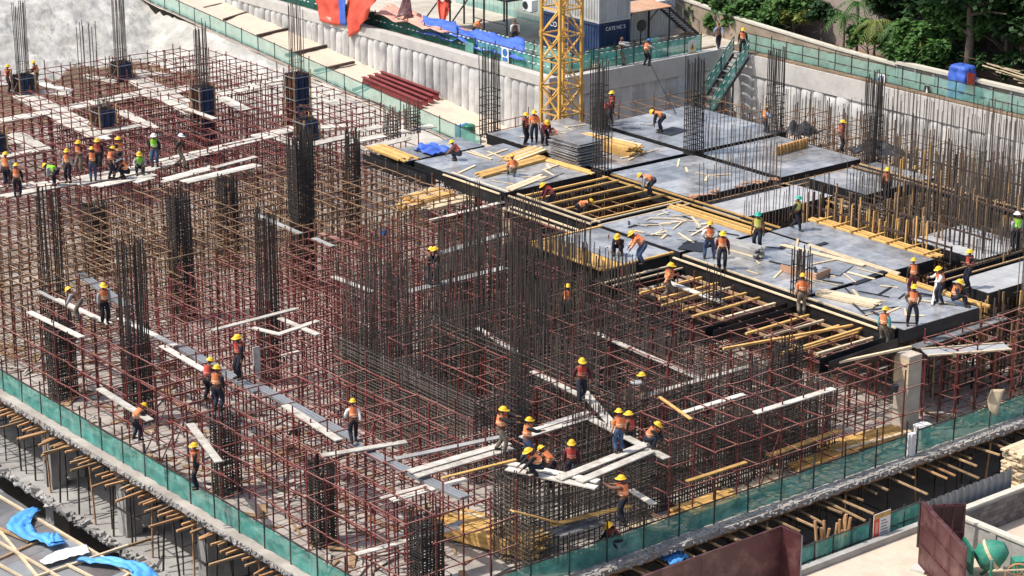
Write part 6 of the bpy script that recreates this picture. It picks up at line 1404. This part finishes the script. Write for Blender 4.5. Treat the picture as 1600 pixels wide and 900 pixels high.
def person(label, px, py, z, pose='stand', face=0, vest='vorange', helmet='yellow', trousers='navy', shirt='black', scale=1.0, group='workers in safety vests'):
    p = W(px, py, z); t = thing('person', label, 'person', p, group); t.rotation_euler = (0, 0, -YAW+math.radians(face)); wd_ = R.uniform(.94, 1.14); t.scale = (scale*wd_, scale*wd_, scale)
    sp_ = [('body', 'skin'), ('trousers', trousers), ('boots', 'boot')]
    if shirt: sp_.append(('shirt', shirt))
    if vest: sp_.append(('vest', vest))
    if helmet: sp_.append(('helmet', helmet))
    for part, m in sp_:
        o = bpy.data.objects.new(part, variant(pose, part, m)); COL.objects.link(o); o.parent = t
    return t
D4 = DZ+.03
PEOPLE = [
 # label, x, y(feet), z, pose, facing, vest, helmet, trousers, shirt
 ('worker left of the farthest left column box', 13,146,D4,'stand',-80,'vorange','yellow','navy','maroonshirt'),
 ('worker leaning on the right side of the farthest left column box', 60,140,D4,'work',90,'vorange','yellow','khaki','maroonshirt'),
 ('worker in orange vest at the left picture edge, arm down', 11,292,D4,'stand',-20,'vorange','yellow','navy','greyshirt'),
 ('worker seen from behind at the left edge in front of the others', 28,308,D4,'stand',5,'vorange','yellow','navy','black'),
 ('worker in lime vest bending over on the crowded boards', 88,290,D4,'bend',80,'vlime','yellow','navy','greyshirt'),
 ('worker in open vest left in the crowd', 108,285,D4,'stand',160,'vorange','yellow','navy','greyshirt'),
 ('worker in khaki trousers in the crowd', 126,270,D4,'fold',150,'vorange','yellow','khaki','maroonshirt'),
 ('worker in jeans seen from behind in the crowd', 146,283,D4,'stand',10,'vorange','yellow','jeans','black'),
 ('worker in dark jacket at the back of the crowd', 155,266,D4,'stand',170,'vred','yellow','navy','black'),
 ('worker with hanging vest at the column in the crowd', 173,280,D4,'work',-60,'vorange','yellow','navy','maroonshirt'),
 ('tall worker with bent arm right in the crowd', 188,267,D4,'fold',60,'vorange','yellow','navy','black'),
 ('worker crouching at the right end of the crowd', 196,279,D4,'crouch',100,'vorange','white','navy','black'),
 ('worker in lime vest sitting on the boards', 219,270,D4,'sit',190,'vlime','yellow','navy','greyshirt'),
 ('supervisor in lime vest and white helmet', 243,260,D4,'stand',170,'vlime','white','jeans','black'),
 ('supervisor in dark shirt and white helmet walking', 282,262,D4,'walk',-100,None,'white','khaki','black'),
 ('worker bending beside the top of a left rebar column', 125,500,4.0,'stoop',80,None,'yellow','khaki','greyshirt'),
 ('worker with orange vest low on the hips on a white plank', 164,506,4.0,'stand',-150,'vorange','yellow','navy','greyshirt'),
 ('worker in orange vest stooping at the tall left column', 212,688,2.4,'stoop',-60,'vorange','yellow','navy','black'),
 ('dark clothed worker beside the standing white board', 376,592,4.0,'stand',120,'vred','yellow','navy','black'),
 ('worker half hidden behind his mate on the walkway', 325,626,3.9,'work',-40,'vred','yellow','navy','black'),
 ('worker in front of his mate on the walkway', 340,642,3.8,'stand',-30,'vorange','yellow','navy','black'),
 ('worker in black standing just above the left netting', 309,764,1.8,'stand',90,'vorange','yellow','navy','black'),
 ('lone worker seen from behind on the grey walkway', 553,692,3.85,'walk',10,'vorange','yellow','navy','whitepaint'),
 ('left one of two dark clothed workers among the bars', 668,445,3.9,'work',-90,None,'yellow','navy','black'),
 ('right one of two dark clothed workers among the bars', 687,447,3.9,'work',90,None,'yellow','navy','black'),
 ('worker with outstretched arms on the broad white planks', 781,707,4.0,'reach',-90,'vorange','yellow','khaki','black'),
 ('worker next to the crew pit leaning to the right', 822,722,3.9,'reach',-70,'vorange','yellow','jeans','black'),
 ('worker crouching on the rim planks of the crew pit', 838,742,3.95,'crouch',100,'vorange','yellow','navy','black'),
 ('worker crouching inside the crew pit, left one', 862,760,2.6,'stoop',60,'vorange','yellow','navy','skin'),
 ('worker standing inside the crew pit in red vest', 893,758,2.6,'stand',170,'vred','yellow','navy','maroonshirt'),
 ('worker in red vest walking on a plank through the bars', 908,628,3.9,'walk',-170,'vred','yellow','navy','maroonshirt'),
 ('worker in jeans with back turned on the right rim planks', 967,708,4.0,'stand',20,'vorange','yellow','jeans','vorange'),
 ('worker whose helmet shows behind the right rim planks', 984,710,3.0,'stand',60,'vred','yellow','navy','black'),
 ('worker crouching in orange at the right rim of the crew pit', 1016,700,3.9,'crouch',-100,'vorange','yellow','navy','black'),
 ('worker with raised arms between dark bars behind the crew pit', 1006,650,2.8,'reach',60,None,'yellow','khaki','greyshirt'),
 ('worker in orange at the outer face of the crew pit', 975,818,2.2,'reach',60,'vorange','yellow','navy','skin'),
 ('worker crouching low behind the right netting', 960,858,.3,'crouch',120,'vred','yellow','navy','black'),
 ('worker deep among the dark bars of the core', 887,505,3.2,'stand',0,'vorange','yellow','navy','skin'),
 ('worker in khaki trousers and pale red shirt below the deck', 1043,472,3.3,'walk',-90,'vorange','yellow','khaki','vorange'),
 ('worker in black squatting on the shiny deck', 967,398,D4,'crouch',160,None,'yellow','navy','black'),
 ('worker in orange bending at the edge of the shiny deck', 1004,412,D4,'stoop',90,'vorange','yellow','jeans','vorange'),
 ('worker with hands on hips on the littered deck', 1108,404,D4,'hips',0,'vorange','yellow','jeans','whitepaint'),
 ('worker facing the camera beside the grey stacked ledgers', 1128,420,D4,'stand',170,'vorange','yellow','navy','maroonshirt'),
 ('worker in green helmet and two coloured vest', 1184,390,D4,'stand',150,'vyellow','green','navy','skin'),
 ('worker in green helmet stepping at the far deck edge', 1243,359,D4,'walk',-120,'vyellow','green','navy','black'),
 ('worker in lime vest and white helmet at the right edge', 1587,392,D4,'stand',20,'vlime','white','navy','greyshirt'),
 ('worker in black on the right beam reading something', 1513,450,D4,'fold',100,'vred','yellow','navy','black'),
 ('worker holding a pale post at the right deck edge', 1470,474,D4,'work',100,'vorange','yellow','navy','whitepaint'),
 ('worker sitting at the right deck edge', 1494,476,D4,'sit',-110,'vorange','yellow','navy','black'),
 ('worker in red braces behind another on the front deck', 1425,464,D4,'stand',10,'vorange','yellow','maroonshirt','black'),
 ('worker in orange with black trousers in the middle of the front deck', 1425,508,D4,'hips',175,'vorange','yellow','navy','skin'),
 ('worker in teal sleeves on the stub beam', 1379,545,3.6,'stand',-40,'vorange','yellow','khaki','teal'),
 ('worker behind bars at the step column', 1252,492,3.8,'stand',0,'vorange','yellow','khaki','vorange'),
 ('worker in orange bending on the plain pale deck', 1018,306,D4,'bend',90,'vorange','yellow','navy','greyshirt'),
 ('worker in orange bending on the rear deck, holding a sheet', 1034,205,D4,'bend',90,'vorange','yellow','navy','black'),
 ('worker bending in the open joist bay, right one', 905,346,3.6,'bend',-90,'vorange','yellow','navy','black'),
 ('worker bending in the open joist bay, left one', 863,330,3.6,'stoop',100,'vred','yellow','navy','maroonshirt'),
 ('worker seated among yellow planks on the left deck', 801,275,D4,'sit',10,'vorange','yellow','khaki','vorange'),
 ('worker left of the group before the crane', 820,226,D4,'stand',-120,'vred','yellow','navy','black'),
 ('worker standing in the group before the crane', 835,222,D4,'stand',170,'vorange','yellow','navy','vorange'),
 ('worker third in the group before the crane', 850,226,D4,'stoop',-160,'vred','yellow','navy','maroonshirt'),
 ('worker crouching right of the group before the crane', 866,224,D4,'crouch',100,'vorange','yellow','navy','greyshirt'),
 ('worker kneeling beside the blue tarpaulin on the left deck', 714,250,D4,'crouch',80,'vred','yellow','navy','skin'),
 ('worker standing among bars at the right beam junction', 1383,315,D4,'stand',-160,'vorange','yellow','navy','skin'),
 ('worker by the tan notched beam at the far right', 1313,236,D4,'stand',-100,'vred','yellow','navy','skin'),
 ('worker in blue behind the rear deck', 1193,214,4.0,'work',-90,'vorange','yellow','navy','blueshirt'),
 ('worker at the top of the stairs', 1160,86,GZ,'stand',170,'vorange','yellow','navy','black'),
 ('man in light blue shirt walking behind the barrier', 1123,76,GZ,'walk',10,None,None,'navy','blueshirt'),
 ('man in orange vest and blue helmet on the container yard', 1009,103,GZ,'work',-60,'vorange','bluep','navy','greyshirt'),
 ('man in grey shirt pointing in front of the blue container', 968,102,GZ,'reach',-80,None,None,'khaki','greyshirt'),
 ('man in orange shirt working by the steel shelter', 741,64,GZ,'stoop',-90,'vorange',None,'navy','vorange'),
 ('man in white shirt near the air conditioner', 805,72,GZ,'stand',20,None,None,'navy','whitepaint'),
 ('worker in dark red behind the rear rebar column, left one', 943,196,D4,'stoop',-90,'vred',None,'navy','maroonshirt'),
 ('worker in dark red behind the rear rebar column, right one', 957,192,D4,'stand',90,'vred','yellow','navy','maroonshirt'),
]
for (lb, x, y, z, po, fc, ve, he, tr, sh) in PEOPLE:
    person(lb, x, y, z, po, fc, ve, he, tr, sh, R.uniform(1.06, 1.16))
tag(pbar(None, 'post', M['white_board'], W(1456,477,D4), W(1466,425,D4+.9), .1), 'pale post held by the worker at the right deck edge', 'post')
tag(pbar(None, 'standing_board', M['white_board'], W(402,592,3.2), W(402,592,3.2)+Vector((.05,.05,1.5)), .35, .05), 'white board standing upright beside the dark clothed worker', 'board')
